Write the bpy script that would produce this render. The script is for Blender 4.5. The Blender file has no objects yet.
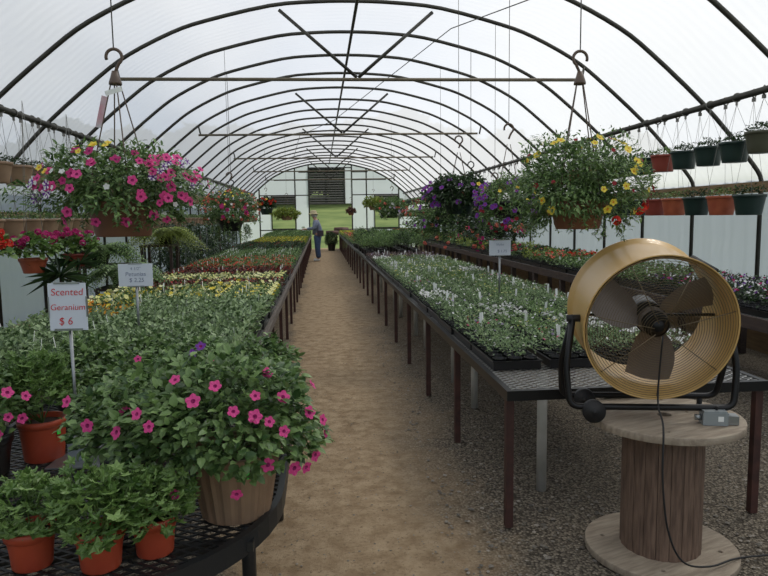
import bpy, math, random
from mathutils import Vector, Matrix
PI = math.pi
C = bpy.context.scene.collection
SC = bpy.context.scene
R_ = random.Random(7)
V = Vector

# ------------------------------------------------------------------ materials
def mat(name, col, rough=.6, metal=0., col2=None, scale=8., island=False, transl=0., bump=0., bscale=60., stretch=None, coat=0.):
    m = bpy.data.materials.new(name); m.use_nodes = True
    nt = m.node_tree; N = nt.nodes; L = nt.links
    b = N['Principled BSDF']; out = N['Material Output']
    b.inputs['Roughness'].default_value = rough; b.inputs['Metallic'].default_value = metal
    b.inputs['Coat Weight'].default_value = coat
    src = None
    tc = N.new('ShaderNodeTexCoord'); vec = tc.outputs['Object']
    if stretch:
        mp = N.new('ShaderNodeMapping'); mp.inputs['Scale'].default_value = stretch
        L.new(vec, mp.inputs['Vector']); vec = mp.outputs['Vector']
    if col2 is not None:
        mx = N.new('ShaderNodeMix'); mx.data_type = 'RGBA'
        mx.inputs[6].default_value = (*col, 1); mx.inputs[7].default_value = (*col2, 1)
        if island:
            g = N.new('ShaderNodeNewGeometry'); L.new(g.outputs['Random Per Island'], mx.inputs[0])
        else:
            n = N.new('ShaderNodeTexNoise'); n.inputs['Scale'].default_value = scale; n.inputs['Detail'].default_value = 6
            L.new(vec, n.inputs['Vector'])
            mr = N.new('ShaderNodeMapRange'); mr.inputs[1].default_value = .35; mr.inputs[2].default_value = .65
            L.new(n.outputs['Fac'], mr.inputs[0]); L.new(mr.outputs[0], mx.inputs[0])
        src = mx.outputs[2]; L.new(src, b.inputs['Base Color'])
    else:
        b.inputs['Base Color'].default_value = (*col, 1)
    if bump:
        n2 = N.new('ShaderNodeTexNoise'); n2.inputs['Scale'].default_value = bscale; n2.inputs['Detail'].default_value = 5
        L.new(vec, n2.inputs['Vector'])
        bp = N.new('ShaderNodeBump'); bp.inputs['Strength'].default_value = bump; bp.inputs['Distance'].default_value = .01
        L.new(n2.outputs['Fac'], bp.inputs['Height']); L.new(bp.outputs['Normal'], b.inputs['Normal'])
    if transl:
        t = N.new('ShaderNodeBsdfTranslucent'); ms = N.new('ShaderNodeMixShader'); ms.inputs[0].default_value = transl
        if src: L.new(src, t.inputs['Color'])
        else: t.inputs['Color'].default_value = (*col, 1)
        L.new(b.outputs[0], ms.inputs[1]); L.new(t.outputs[0], ms.inputs[2]); L.new(ms.outputs[0], out.inputs['Surface'])
    return m

def leafmat(name, a, b, t=.25): return mat(name, a, .38, col2=b, island=True, transl=t)
def petal(name, a, b=None): return mat(name, a, .6, col2=b or tuple(min(1, x*1.25+.01) for x in a), island=True, transl=.3)
M = {}
M['leaf'] = leafmat('leaf_green', (.032, .08, .02), (.23, .35, .12))
M['leaf_pale'] = leafmat('leaf_pale_green', (.11, .20, .07), (.27, .38, .16))
M['leaf_dark'] = leafmat('leaf_dark_green', (.014, .035, .012), (.05, .095, .03))
M['leaf_yellow'] = leafmat('leaf_yellow_green', (.13, .19, .03), (.32, .38, .07))
M['leaf_geranium'] = leafmat('leaf_geranium_green', (.07, .145, .03), (.22, .34, .10))
M['leaf_bronze'] = leafmat('leaf_bronze', (.06, .022, .018), (.14, .05, .03))
M['leaf_purple'] = leafmat('leaf_purple_brown', (.09, .06, .06), (.20, .14, .12))
M['leaf_grey'] = leafmat('leaf_grey_green', (.05, .11, .04), (.36, .48, .24))
M['stem'] = mat('stem', (.07, .11, .03), .6, transl=.1)
M['pink'] = petal('petal_hot_pink', (.72, .03, .22), (.85, .10, .36))
M['throat'] = petal('petal_dark_throat', (.30, .01, .12), (.36, .02, .15))
M['magenta'] = petal('petal_magenta', (.42, .01, .13), (.55, .03, .2))
M['yellow'] = petal('petal_yellow', (.82, .62, .03), (.9, .75, .12))
M['paleyellow'] = petal('petal_pale_yellow', (.78, .76, .28), (.85, .84, .5))
M['orange'] = petal('petal_orange', (.75, .24, .02), (.85, .42, .04))
M['red'] = petal('petal_red', (.6, .015, .012), (.75, .06, .03))
M['salmon'] = petal('petal_salmon', (.75, .13, .10), (.8, .28, .2))
M['white'] = petal('petal_white', (.72, .72, .72), (.88, .88, .86))
M['purple'] = petal('petal_purple', (.13, .02, .26), (.24, .05, .4))
M['lilac'] = petal('petal_lilac', (.42, .34, .55), (.6, .5, .7))
M['darkred'] = petal('petal_dark_red', (.22, .01, .02), (.35, .02, .03))
M['terracotta'] = mat('terracotta_plastic', (.42, .105, .045), .5, col2=(.34, .075, .035), scale=14)
M['orangepot'] = mat('orange_red_plastic', (.46, .075, .03), .45, col2=(.38, .055, .025), scale=10)
M['tanpot'] = mat('tan_plastic', (.30, .20, .125), .5, col2=(.25, .16, .10), scale=9)
M['brownpot'] = mat('brown_plastic', (.20, .085, .045), .5, col2=(.15, .06, .035), scale=9)
M['greenpot'] = mat('dark_green_plastic', (.012, .03, .025), .4)
M['olivepot'] = mat('olive_plastic', (.06, .06, .035), .5)
M['redpot'] = mat('brick_red_plastic', (.25, .045, .03), .45)
M['blackpot'] = mat('black_plastic', (.012, .012, .013), .35)
M['brightpot'] = mat('bright_green_plastic', (.01, .25, .09), .4)
M['soil'] = mat('potting_soil', (.03, .02, .014), .95, col2=(.06, .042, .03), scale=50)
M['tag'] = mat('white_tag_plastic', (.78, .80, .78), .5)
M['gtag'] = mat('bright_green_tag', (.05, .8, .08), .5)
M['pipe'] = mat('galvanised_dull_pipe', (.06, .058, .048), .5, .4, col2=(.038, .036, .03), scale=5)
M['truss'] = mat('weathered_truss_pipe', (.16, .135, .09), .5, .4, col2=(.11, .09, .06), scale=5)
M['rust'] = mat('rusty_brown_paint', (.085, .035, .027), .6, .2, col2=(.05, .024, .02), scale=15)
M['blackmetal'] = mat('black_painted_steel', (.018, .018, .019), .38, .5)
M['grate'] = mat('worn_expanded_steel', (.42, .42, .40), .4, .35, col2=(.30, .30, .29), scale=20)
M['grateblack'] = mat('black_coated_expanded_steel', (.022, .024, .026), .4, .3)
M['galv'] = mat('galvanised_steel', (.36, .38, .38), .35, .8, col2=(.26, .27, .28), scale=12)
M['pvc'] = mat('white_pvc', (.5, .49, .44), .5, col2=(.38, .37, .32), scale=6)
M['bedwood'] = mat('grey_weathered_wood', (.15, .125, .105), .8, col2=(.085, .068, .055), scale=6, stretch=(12, 1, 12), bump=.3)
M['darkwood'] = mat('dark_stained_board', (.06, .038, .028), .75, col2=(.035, .022, .018), scale=6, stretch=(8, 1, 8), bump=.3)
M['hipwood'] = mat('tan_rail_wood', (.30, .20, .10), .75, col2=(.2, .13, .07), scale=5, stretch=(8, 1, 8))
M['spooltop'] = mat('weathered_plywood', (.36, .30, .225), .75, col2=(.24, .19, .14), scale=4, stretch=(2, 14, 6), bump=.35, bscale=18)
M['stave'] = mat('brown_stave_wood', (.20, .13, .09), .75, col2=(.10, .062, .042), scale=5, stretch=(14, 14, 1.5), bump=.4, bscale=18)
M['fanyellow'] = mat('tan_yellow_enamel', (.62, .40, .15), .36, col2=(.54, .34, .12), scale=3, coat=.15)
M['wire'] = mat('grille_wire', (.16, .125, .075), .4, .5)
M['bladegrey'] = mat('brown_grey_blade', (.20, .165, .145), .45, .3, col2=(.15, .125, .11), scale=4)
M['rubber'] = mat('black_rubber', (.013, .013, .014), .6)
M['boxgrey'] = mat('grey_switch_box', (.27, .30, .31), .45, .3)
M['hanger'] = mat('brown_hanger_plastic', (.10, .065, .045), .45)
M['wiregrey'] = mat('thin_steel_wire', (.16, .155, .14), .4, .6)
M['signwhite'] = mat('sign_card', (.66, .70, .78), .5)
M['redink'] = mat('red_marker_ink', (.62, .03, .04), .6)
M['blueink'] = mat('faded_blue_ink', (.18, .22, .34), .6)
M['louver'] = mat('grey_green_slat', (.05, .052, .04), .6)
M['skin'] = mat('skin', (.48, .27, .19), .5)
M['shirt'] = mat('grey_blue_shirt', (.20, .235, .31), .8, col2=(.16, .19, .26), scale=12)
M['jeans'] = mat('blue_jeans', (.05, .085, .17), .85, col2=(.035, .06, .12), scale=20)
M['hat'] = mat('straw_hat', (.50, .43, .27), .8, col2=(.40, .33, .2), scale=30)
M['hair'] = mat('grey_hair', (.42, .40, .37), .7)
M['shoe'] = mat('white_shoe', (.6, .6, .58), .6)
M['bag'] = mat('dark_bag', (.03, .02, .03), .6)
M['paper'] = mat('glossy_plant_card', (.55, .6, .62), .4, col2=(.5, .2, .25), scale=9)
M['bark'] = mat('bark', (.09, .065, .045), .9, col2=(.05, .035, .025), scale=12)
M['log'] = mat('reddish_log', (.05, .028, .022), .9, col2=(.10, .05, .04), scale=5)

def film(name, tint, tr, dif):
    m = bpy.data.materials.new(name); m.use_nodes = True; nt = m.node_tree; N = nt.nodes; L = nt.links
    N.remove(N['Principled BSDF']); out = N['Material Output']
    tc = N.new('ShaderNodeTexCoord'); n = N.new('ShaderNodeTexNoise'); n.inputs['Scale'].default_value = .7; n.inputs['Detail'].default_value = 5
    L.new(tc.outputs['Object'], n.inputs['Vector'])
    mx = N.new('ShaderNodeMix'); mx.data_type = 'RGBA'; mx.inputs[6].default_value = (*[c*.9 for c in tint], 1); mx.inputs[7].default_value = (*tint, 1)
    L.new(n.outputs['Fac'], mx.inputs[0])
    a = N.new('ShaderNodeBsdfTranslucent'); d = N.new('ShaderNodeBsdfDiffuse'); t = N.new('ShaderNodeBsdfTransparent')
    L.new(mx.outputs[2], a.inputs['Color']); L.new(mx.outputs[2], d.inputs['Color'])
    t.inputs['Color'].default_value = (.95, .96, .98, 1)
    # fine pleats in the sheet
    w = N.new('ShaderNodeTexWave'); w.bands_direction = 'Y'; w.inputs['Scale'].default_value = 2.2; w.inputs['Distortion'].default_value = 3.5; w.inputs['Detail'].default_value = 2
    L.new(tc.outputs['Object'], w.inputs['Vector'])
    bp = N.new('ShaderNodeBump'); bp.inputs['Strength'].default_value = .12; bp.inputs['Distance'].default_value = .05
    L.new(w.outputs['Fac'], bp.inputs['Height']); L.new(bp.outputs['Normal'], a.inputs['Normal'])
    m1 = N.new('ShaderNodeMixShader'); m1.inputs[0].default_value = dif
    L.new(a.outputs[0], m1.inputs[1]); L.new(d.outputs[0], m1.inputs[2])
    m2 = N.new('ShaderNodeMixShader'); m2.inputs[0].default_value = tr
    L.new(m1.outputs[0], m2.inputs[1]); L.new(t.outputs[0], m2.inputs[2]); L.new(m2.outputs[0], out.inputs['Surface'])
    return m
M['film'] = film('milky_roof_film', (.86, .87, .88), .22, .15)
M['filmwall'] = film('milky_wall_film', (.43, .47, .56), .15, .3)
M['filmback'] = film('back_wall_film', (.90, .95, 1.0), .14, .05)

# ------------------------------------------------------------------ mesh builder
class MB:
    def __init__(s): s.v = []; s.f = []; s.m = []; s.k = 0
    def mi(s, k): s.k = k; return s
    def add(s, vs, fs, k=None):
        o = len(s.v); s.v += [tuple(p) for p in vs]
        for f in fs: s.f.append(tuple(i+o for i in f)); s.m.append(s.k if k is None else k)
    def box(s, c, d, rot=None, k=None):
        h = [x/2 for x in d]; c = V(c); vs = []
        for x in (-1, 1):
            for y in (-1, 1):
                for z in (-1, 1):
                    p = V((x*h[0], y*h[1], z*h[2]))
                    if rot: p = rot @ p
                    vs.append(c+p)
        s.add(vs, [(0,1,3,2),(4,6,7,5),(0,4,5,1),(2,3,7,6),(0,2,6,4),(1,5,7,3)], k); return s
    def tube(s, pts, r, n=8, closed=False, caps=True, k=None):
        pts = [V(p) for p in pts]; m = len(pts)
        rs = r if isinstance(r, (list, tuple)) else [r]*m
        vs = []; up = None
        for i, p in enumerate(pts):
            if closed: t = pts[(i+1) % m]-pts[i-1]
            else: t = pts[min(i+1, m-1)]-pts[max(i-1, 0)]
            if t.length < 1e-9: t = V((0,0,1))
            t.normalize()
            if up is None:
                up = V((0,0,1)) if abs(t.z) < .9 else V((1,0,0))
            u = up - t*up.dot(t)
            if u.length < 1e-6: u = t.orthogonal()
            u.normalize(); w = t.cross(u); up = u
            for j in range(n):
                a = 2*PI*j/n; vs.append(p+(u*math.cos(a)+w*math.sin(a))*rs[i])
        fs = []
        for i in range(m if closed else m-1):
            q = (i+1) % m
            for j in range(n): fs.append((i*n+j, i*n+(j+1) % n, q*n+(j+1) % n, q*n+j))
        if caps and not closed: fs.append(tuple(range(n-1, -1, -1))); fs.append(tuple((m-1)*n+j for j in range(n)))
        s.add(vs, fs, k); return s
    def lathe(s, prof, n=24, c=(0,0,0), wob=None, k=None):
        vs = []
        for i, (r, z) in enumerate(prof):
            for j in range(n):
                a = 2*PI*j/n; rr = r*(wob(a, i) if wob else 1)
                vs.append((c[0]+rr*math.cos(a), c[1]+rr*math.sin(a), c[2]+z))
        fs = []
        for i in range(len(prof)-1):
            for j in range(n): fs.append((i*n+j, i*n+(j+1) % n, (i+1)*n+(j+1) % n, (i+1)*n+j))
        s.add(vs, fs, k); return s
    def disc(s, c, r, n=20, k=None, up=True):
        s.add([(c[0]+r*math.cos(2*PI*j/n), c[1]+r*math.sin(2*PI*j/n), c[2]) for j in range(n)], [tuple(range(n)) if up else tuple(range(n-1,-1,-1))], k); return s
    def prism(s, poly, z0, z1, k=None):
        n = len(poly)
        s.add([(x,y,z0) for x,y in poly]+[(x,y,z1) for x,y in poly], [tuple(range(n-1,-1,-1)), tuple(range(n,2*n))]+[(i,(i+1)%n,n+(i+1)%n,n+i) for i in range(n)], k); return s
    def mesh(s, name, mats, smooth=False):
        me = bpy.data.meshes.new(name); me.from_pydata(s.v, [], s.f)
        for m_ in (mats if isinstance(mats, (list, tuple)) else [mats]): me.materials.append(m_)
        me.polygons.foreach_set('material_index', s.m)
        if smooth: me.polygons.foreach_set('use_smooth', [True]*len(s.f))
        me.update(); return me

def link(name, me, parent=None, loc=None, rz=None):
    o = bpy.data.objects.new(name, me); C.objects.link(o)
    if parent is not None: o.parent = parent
    if loc is not None: o.location = loc
    if rz is not None: o.rotation_euler = (0, 0, rz)
    return o
def obj(name, mb, mats, parent=None, loc=None, rz=None, smooth=False): return link(name, mb.mesh(name, mats, smooth), parent, loc, rz)
def tag(o, label, cat, group=None, kind=None):
    o['label'] = label; o['category'] = cat
    if group: o['group'] = group
    if kind: o['kind'] = kind
    return o
def thing(name, label, cat, loc=(0,0,0), rz=0., group=None):
    return tag(link(name, None, None, loc, rz), label, cat, group)
def struct(name, mb, mats, smooth=False, loc=None):
    o = obj(name, mb, mats, None, loc, None, smooth); o['kind'] = 'structure'; return o
KIDS = {}
def kids(o):
    return KIDS.get(o.name, [])
def reg(root, *ch): KIDS.setdefault(root.name, []).extend(ch)
def dup(root, loc, rz=0., label=None, cat=None, group=None, scale=None):
    r = root.copy(); C.objects.link(r); r.location = loc; r.rotation_euler = (0, 0, rz)
    if scale: r.scale = scale
    if label: r['label'] = label
    if cat: r['category'] = cat
    if group: r['group'] = group
    for ch in kids(root):
        c = ch.copy(); C.objects.link(c); c.parent = r
        for g in kids(ch):
            d = g.copy(); C.objects.link(d); d.parent = c
    return r
ORD = ['first','second','third','fourth','fifth','sixth','seventh','eighth','ninth','tenth','eleventh','twelfth','thirteenth','fourteenth','fifteenth','sixteenth','seventeenth','eighteenth','nineteenth','twentieth']
def ordn(i): return ORD[i] if i < len(ORD) else None
def snoise(r, a, b): return r.uniform(a, b)

# ------------------------------------------------------------------ leaves and flowers
def frame_(d, nrm):
    d = d.normalized(); s = d.cross(nrm)
    if s.length < 1e-5: s = d.orthogonal()
    s.normalize(); n = s.cross(d); return d, s, n
def leaf(mb, p, d, nrm, L, W, k=0, hi=True, droop=.2):
    d, s, n = frame_(d, nrm)
    if hi:
        a = p+d*L*.3; b = p+d*L*.68-n*L*droop*.4; t = p+d*L-n*L*droop
        mb.add([p, a+s*W*.5+n*W*.12, b+s*W*.42+n*W*.1, t, b-s*W*.42+n*W*.1, a-s*W*.5+n*W*.12, a-n*W*.04, b-n*W*.04],
               [(0,6,1),(0,5,6),(1,6,7,2),(6,5,4,7),(2,7,3),(7,4,3)], k)
    else:
        m = p+d*L*.5; t = p+d*L-n*L*droop
        mb.add([p, m+s*W*.5+n*W*.1, t, m-s*W*.5+n*W*.1], [(0,3,2,1)], k)
def lobed(mb, p, d, nrm, L, r, k=0):
    d, s, n = frame_(d, nrm); st = p+d*L*.35
    vs = [st]; N = 15
    for i in range(N):
        a = -2.5+5.0*i/(N-1)
        rad = L*.62*(1.0 if i % 3 == 1 else (.70 if i % 3 == 2 else .62))*r.uniform(.9, 1.1)
        vs.append(st+d*math.cos(a)*rad+s*math.sin(a)*rad+n*L*.1*(1 if i % 3 == 1 else -.4))
    mb.add(vs, [(0,i+1,i) for i in range(1, N)], k)
    mb.tube([p-d*L*.25-n*L*.2, st], .0012, 3, caps=False, k=k)
def bloom(mb, p, nrm, rad, k=0, kc=1, lobes=5, depth=.35, alt=None, r=R_):
    n = nrm.normalized(); u = n.orthogonal().normalized(); w = n.cross(u); a0 = r.uniform(0, 6.28)
    N = lobes*4; vs = [p-n*rad*depth]; 
    for i in range(N):
        a = a0+2*PI*i/N; vs.append(p+(u*math.cos(a)+w*math.sin(a))*rad*.3-n*rad*.1)
    for i in range(N):
        a = a0+2*PI*i/N; q = (i % 4); rr = rad*(1.0 if q == 2 else (.93 if q in (1,3) else .74))
        vs.append(p+(u*math.cos(a)+w*math.sin(a))*rr+n*rad*(.08 if q == 2 else -.05))
    o = len(mb.v); mb.v += [tuple(x) for x in vs]
    for i in range(N):
        j = (i+1) % N
        mb.f.append((o, o+1+i, o+1+j)); mb.m.append(kc)
        mb.f.append((o+1+i, o+1+N+i, o+1+N+j, o+1+j)); mb.m.append(alt if (alt is not None and i % 4 in (0, 3)) else k)
def sbloom(mb, p, nrm, rad, k=0, r=R_):
    n = nrm.normalized(); u = n.orthogonal().normalized(); w = n.cross(u); a0 = r.uniform(0, 6.28); N = 6
    vs = [p-n*rad*.3]+[p+(u*math.cos(a0+2*PI*i/N)+w*math.sin(a0+2*PI*i/N))*rad*(1 if i % 2 else .85) for i in range(N)]
    mb.add(vs, [(0, i+1, (i+1) % N+1) for i in range(N)], k)
def rdir(r, zmin=-1., zmax=1.):
    z = r.uniform(zmin, zmax); a = r.uniform(0, 2*PI); q = math.sqrt(max(0, 1-z*z)); return V((q*math.cos(a), q*math.sin(a), z))
def bush(r, c, rad, n, L, W, zmin=-.3, hi=True, kind='ovate', droop=.25, lump=.18, k=0, mb=None, inner=.45, up=.35):
    """leaves spread through the outer shell of a lumpy mound, each pointing outward and up"""
    mb = mb or MB(); c = V(c); ph = [r.uniform(0, 6.28) for _ in range(4)]
    for i in range(n):
        d = rdir(r, zmin, 1.); a = math.atan2(d.y, d.x)
        lf = 1+lump*(math.sin(3*a+ph[0])*.5+math.sin(5*a+ph[1]+d.z*4)*.5)*math.sqrt(max(0,1-d.z*d.z)+.15)+lump*.6*math.sin(7*d.z+ph[2]+2*a)
        q = inner+(1-inner)*(r.random()**.45)
        p = c+V((d.x*rad[0], d.y*rad[1], d.z*rad[2]))*lf*q
        dd = (V((d.x, d.y, d.z*.6))+V((0,0,up*.5))+rdir(r)*.75)
        nn = d*.5+V((0,0,1.))+rdir(r)*.45
        l = L*r.uniform(.65, 1.25)
        if kind == 'lobed': lobed(mb, p, dd, nn, l, r, k)
        else: leaf(mb, p, dd, nn, l, l*W/L*r.uniform(.8, 1.15), k, hi, droop)
    return mb
def stems(mb, r, base, c, rad, n, th=.002, k=0):
    for i in range(n):
        d = rdir(r, 0., 1.); t = V(c)+V((d.x*rad[0], d.y*rad[1], d.z*rad[2]))*.8
        b = V(base); m = (b+t)/2+V((d.x, d.y, 0))*.1*rad[0]
        mb.tube([b, m, t], [th, th*.8, th*.5], 4, caps=False, k=k)
def pot_mesh(rt, rb, h, rim=.012, ribs=0, n=28, saucer=False):
    mb = MB()
    wob = (lambda a, i: 1+(.022*(1 if math.sin(a*ribs) > 0 else -1) if 2 <= i <= 4 else 0)) if ribs else None
    nn = ribs*4 if ribs else n
    prof = [(0.001, 0), (rb, 0), (rb+.002, .004), (rb+(rt-rb)*.45, h*.45), (rt-(rt-rb)*.16, h-rim*2.4), (rt-(rt-rb)*.12, h-rim*2.2), (rt+.003, h-rim*2), (rt+.005, h-.002), (rt+.002, h), (rt-.006, h), (rt-.01, h-rim*1.8), (0.001, h-rim*1.9)]
    if saucer: prof = [(0.001,-.012),(rb+.02,-.012),(rb+.03,.004),(rb+.024,.004),(rb+.015,-.006)]+prof[1:]
    mb.lathe(prof, nn, wob=wob); return mb
def soil_disc(rt, z, n=20): return MB().disc((0,0,z), rt-.008, n)

# ------------------------------------------------------------------ the house
XC = .5; HW = 4.37; KN = 1.92; Y0 = -1.12; YE = 33.0; SP = 1.345; Y1 = 8.3
prof = [(0,4.14),(.5,4.125),(1.04,4.07),(1.8,3.885),(2.2,3.745),(2.7,3.49),(3.06,3.23),(3.65,2.72),(4.08,2.27),(4.32,1.99),(4.37,1.88)]
def arch_z(hx):
    hx = abs(hx)
    for (a, b), (c, d) in zip(prof, prof[1:]):
        if a <= hx <= c: return b+(d-b)*(hx-a)/(c-a)
    return prof[-1][1]
def cat(P, n=4):
    out = []
    for i in range(len(P)-1):
        p0 = P[max(i-1,0)]; p1 = P[i]; p2 = P[i+1]; p3 = P[min(i+2, len(P)-1)]
        for j in range(n):
            t = j/n
            out.append(tuple(.5*((2*p1[k])+(-p0[k]+p2[k])*t+(2*p0[k]-5*p1[k]+4*p2[k]-p3[k])*t*t+(-p0[k]+3*p1[k]-3*p2[k]+p3[k])*t**3) for k in range(2)))
    out.append(P[-1]); return out
full = [(-x, z) for x, z in reversed(prof[1:])]+prof
fullc = cat(full, 3)
ribpts = [(-HW, 0.0)]+fullc+[(HW, 0.0)]

def sheet(profile, y0, y1, off=0., wav=0.):
    mb = MB(); ny = int((y1-y0)/.45); r = random.Random(3)
    for j in range(ny+1):
        y = y0+(y1-y0)*j/ny
        for (x, z) in profile:
            k = 1+off/4.4
            mb.v.append((XC+x*k, y, (z*k if z > 1.9 else z)+0))
    n = len(profile)
    for j in range(ny):
        for i in range(n-1): mb.f.append((j*n+i, j*n+i+1, (j+1)*n+i+1, (j+1)*n+i)); mb.m.append(0)
    return mb
up = [p for p in fullc]
struct('ceiling', sheet(up, Y0-.3, YE, .035), M['film'], True)
def wallsheet(sx):
    mb = MB(); ny = 560; zs = [0.02, .6, 1.2, 1.7, 1.9]
    for j in range(ny+1):
        y = Y0-.3+(YE-Y0+.3)*j/ny
        for z in zs: mb.v.append((XC+sx*(HW+.045+.008*math.sin(y*21+math.sin(y*5)*2)), y, z))
    n = len(zs)
    for j in range(ny):
        for i in range(n-1): mb.f.append((j*n+i, j*n+i+1, (j+1)*n+i+1, (j+1)*n+i)); mb.m.append(0)
    return mb
struct('wall_left', wallsheet(-1), M['filmwall'], True)
struct('wall_right', wallsheet(1), M['filmwall'], True)
trim_n = [0]
def trim(mb, m, smooth=True, label=None):
    trim_n[0] += 1; o = struct('trim_%d' % trim_n[0], mb, m, smooth)
    if label: o['label'] = label
    return o
K0 = -7; KE = 18
for k in range(K0, KE+1):
    y = Y1+SP*k
    trim(MB().tube([(XC+x, y, z) for x, z in ribpts], .024, 10), M['pipe'])
# purlins, ridge pipe, hip boards, baseboards
for x, z, r_ in ((-3.15, 2.70, .034), (4.15, 2.70, .034)):
    trim(MB().tube([(x, Y0, z-.03), (x, YE-.1, z-.03)], r_, 10), M['pipe'])
trim(MB().tube([(XC, Y0, 4.09), (XC, YE-.1, 4.09)], .021, 8), M['pipe'])
for sx in (-1, 1):
    hz_, hh_ = (1.63, .07) if sx < 0 else (1.81, .12)
    trim(MB().box((XC+sx*(HW-.045), (Y0+YE)/2, hz_), (.035, YE-Y0, hh_)), M['hipwood'], False)
def baseboard(name, sx):
    struct(name, MB().box((XC+sx*(HW-.05), (Y0+YE)/2, .13), (.04, YE-Y0, .26)), M['hipwood'])
baseboard('baseboard_left', -1); baseboard('baseboard_right', 1)
# collar trusses every fourth rib
for k in (-4, 0, 4, 8, 12, 16):
    y = Y1+SP*k-.03
    trim(MB().tube([(XC-2.86, y, 3.2), (XC+2.78, y, 3.22)], .021, 8), M['truss'])
    for sx in (-1, 1):
        trim(MB().tube([(XC+sx*.01, y+.02, 3.24), (XC+sx*.93, y+.02, 4.02)], .021, 8), M['pipe'])
        trim(MB().tube([(XC+sx*2.82, y, 3.21), (XC+sx*2.86, y+.02, 3.38)], .016, 6), M['pipe'])
# thin tie wire running diagonally under the roof
tag(obj('tie_wire', MB().tube([(XC+2.6, 4.3, 3.55), (XC+1.1, 8.0, 3.75), (XC-.2, 12.3, 3.3), (XC-.9, 15.0, 3.35), (XC-1.2, 19, 3.2)], .006, 5), M['pipe'], smooth=True), 'thin dark wire strung slantwise under the roof ribs', 'wire')

# far end wall: film panels with openings, frame, louver
def zz(py): return 1.55+(217-py)*33/660
def xx(px): return {260:-2.93,271:-2.35,294:-1.19,308:-.52,345:1.26,351:1.60,366:2.32,374:2.72,399:3.93,403:4.137}[px]
zt = [0, 2.52]
pan = MB(); yb = YE+.02
def rect(x0, x1, z0, z1):
    pan.add([(x0,yb,z0),(x1,yb,z0),(x1,yb,z1),(x0,yb,z1)], [(0,1,2,3)])
# low strip of panels under the side windows
winL = (-2.35, -1.19, .98, 2.62); winR = (2.72, 3.93, .98, 2.62); cen = (-.52, 1.60); LT = 3.93
xl, xr = XC-HW, XC+HW
rect(xl, winL[0], 0, 1.9); rect(winL[1], cen[0], 0, 2.62); rect(cen[1], winR[0], 0, 2.62); rect(winR[1], xr, 0, 1.9)
rect(winL[0], winL[1], 0, winL[2]); rect(winR[0], winR[1], 0, winR[2])
cols = [xl+.0+i*(xr-xl)/48 for i in range(49)]
edges = sorted(set(cols+[winL[0], winL[1], cen[0], 1.26, cen[1], winR[0], winR[1]]))
for a, b in zip(edges, edges[1:]):
    m = (a+b)/2; za, zb = arch_z(a-XC), arch_z(b-XC)
    if m < winL[0] or m > winR[1]: z0 = 1.9
    elif cen[0] < m < 1.26: z0 = LT
    elif 1.26 < m < cen[1]: z0 = 2.2
    else: z0 = 2.62
    if min(za, zb) > z0: pan.add([(a,yb,z0),(b,yb,z0),(b,yb,zb),(a,yb,za)], [(0,1,2,3)])
struct('wall_back', pan, M['filmback'])
for x in (-2.93, -1.19, -.52, 1.60, 2.32, 3.93):
    trim(MB().box((x, YE-.02, arch_z(x-XC)/2), (.065, .05, arch_z(x-XC))), M['pipe'], False)
for x0, x1, z in ((-2.93,-.52,2.62),(1.60,3.93,2.62),(-2.2,-.52,3.36),(1.60,3.3,3.36),(-1.0,-.52,3.74),(1.6,2.4,3.74),(-.52,1.6,3.95),(-2.93,-.52,.93),(1.6,3.93,.93)):
    trim(MB().box(((x0+x1)/2, YE-.02, z), (x1-x0, .05, .05)), M['pipe'], False)
lv = MB()
for i in range(15):
    z = 2.24+i*.118
    lv.box((.37, YE+.03, z), (1.74, .11, .012), Matrix.Rotation(math.radians(38), 3, 'X'))
lw = struct('window_1', lv, M['louver'])
obj('window_frame', MB().box((-.5, YE+.03, 3.06), (.05,.09,1.75)).box((1.25, YE+.03, 3.06), (.05,.09,1.75)).box((.37, YE+.03, 2.19), (1.8,.09,.05)).box((.37, YE+.03, 3.93), (1.8,.09,.05)).box((.37, YE+.08, 3.06), (.03,.03,1.7)), M['louver'], lw)
for nm, w in (('window_2', winL), ('window_3', winR)):
    x0, x1, z0, z1 = w
    f = MB().box(((x0+x1)/2, YE+.02, z0), (x1-x0, .05, .05)).box(((x0+x1)/2, YE+.02, z1), (x1-x0, .05, .05)).box((x0, YE+.02, (z0+z1)/2), (.05,.05,z1-z0)).box((x1, YE+.02, (z0+z1)/2), (.05,.05,z1-z0))
    wo = struct(nm, f, M['pipe'])
    # rolled-up dark louver over the top of the window
    q = MB()
    for i in range(4): q.box(((x0+x1)/2, YE+.05, z1-.06-i*.11), (x1-x0-.06, .10, .012), Matrix.Rotation(math.radians(38), 3, 'X'))
    obj('window_louver', q, M['louver'], wo)

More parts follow.
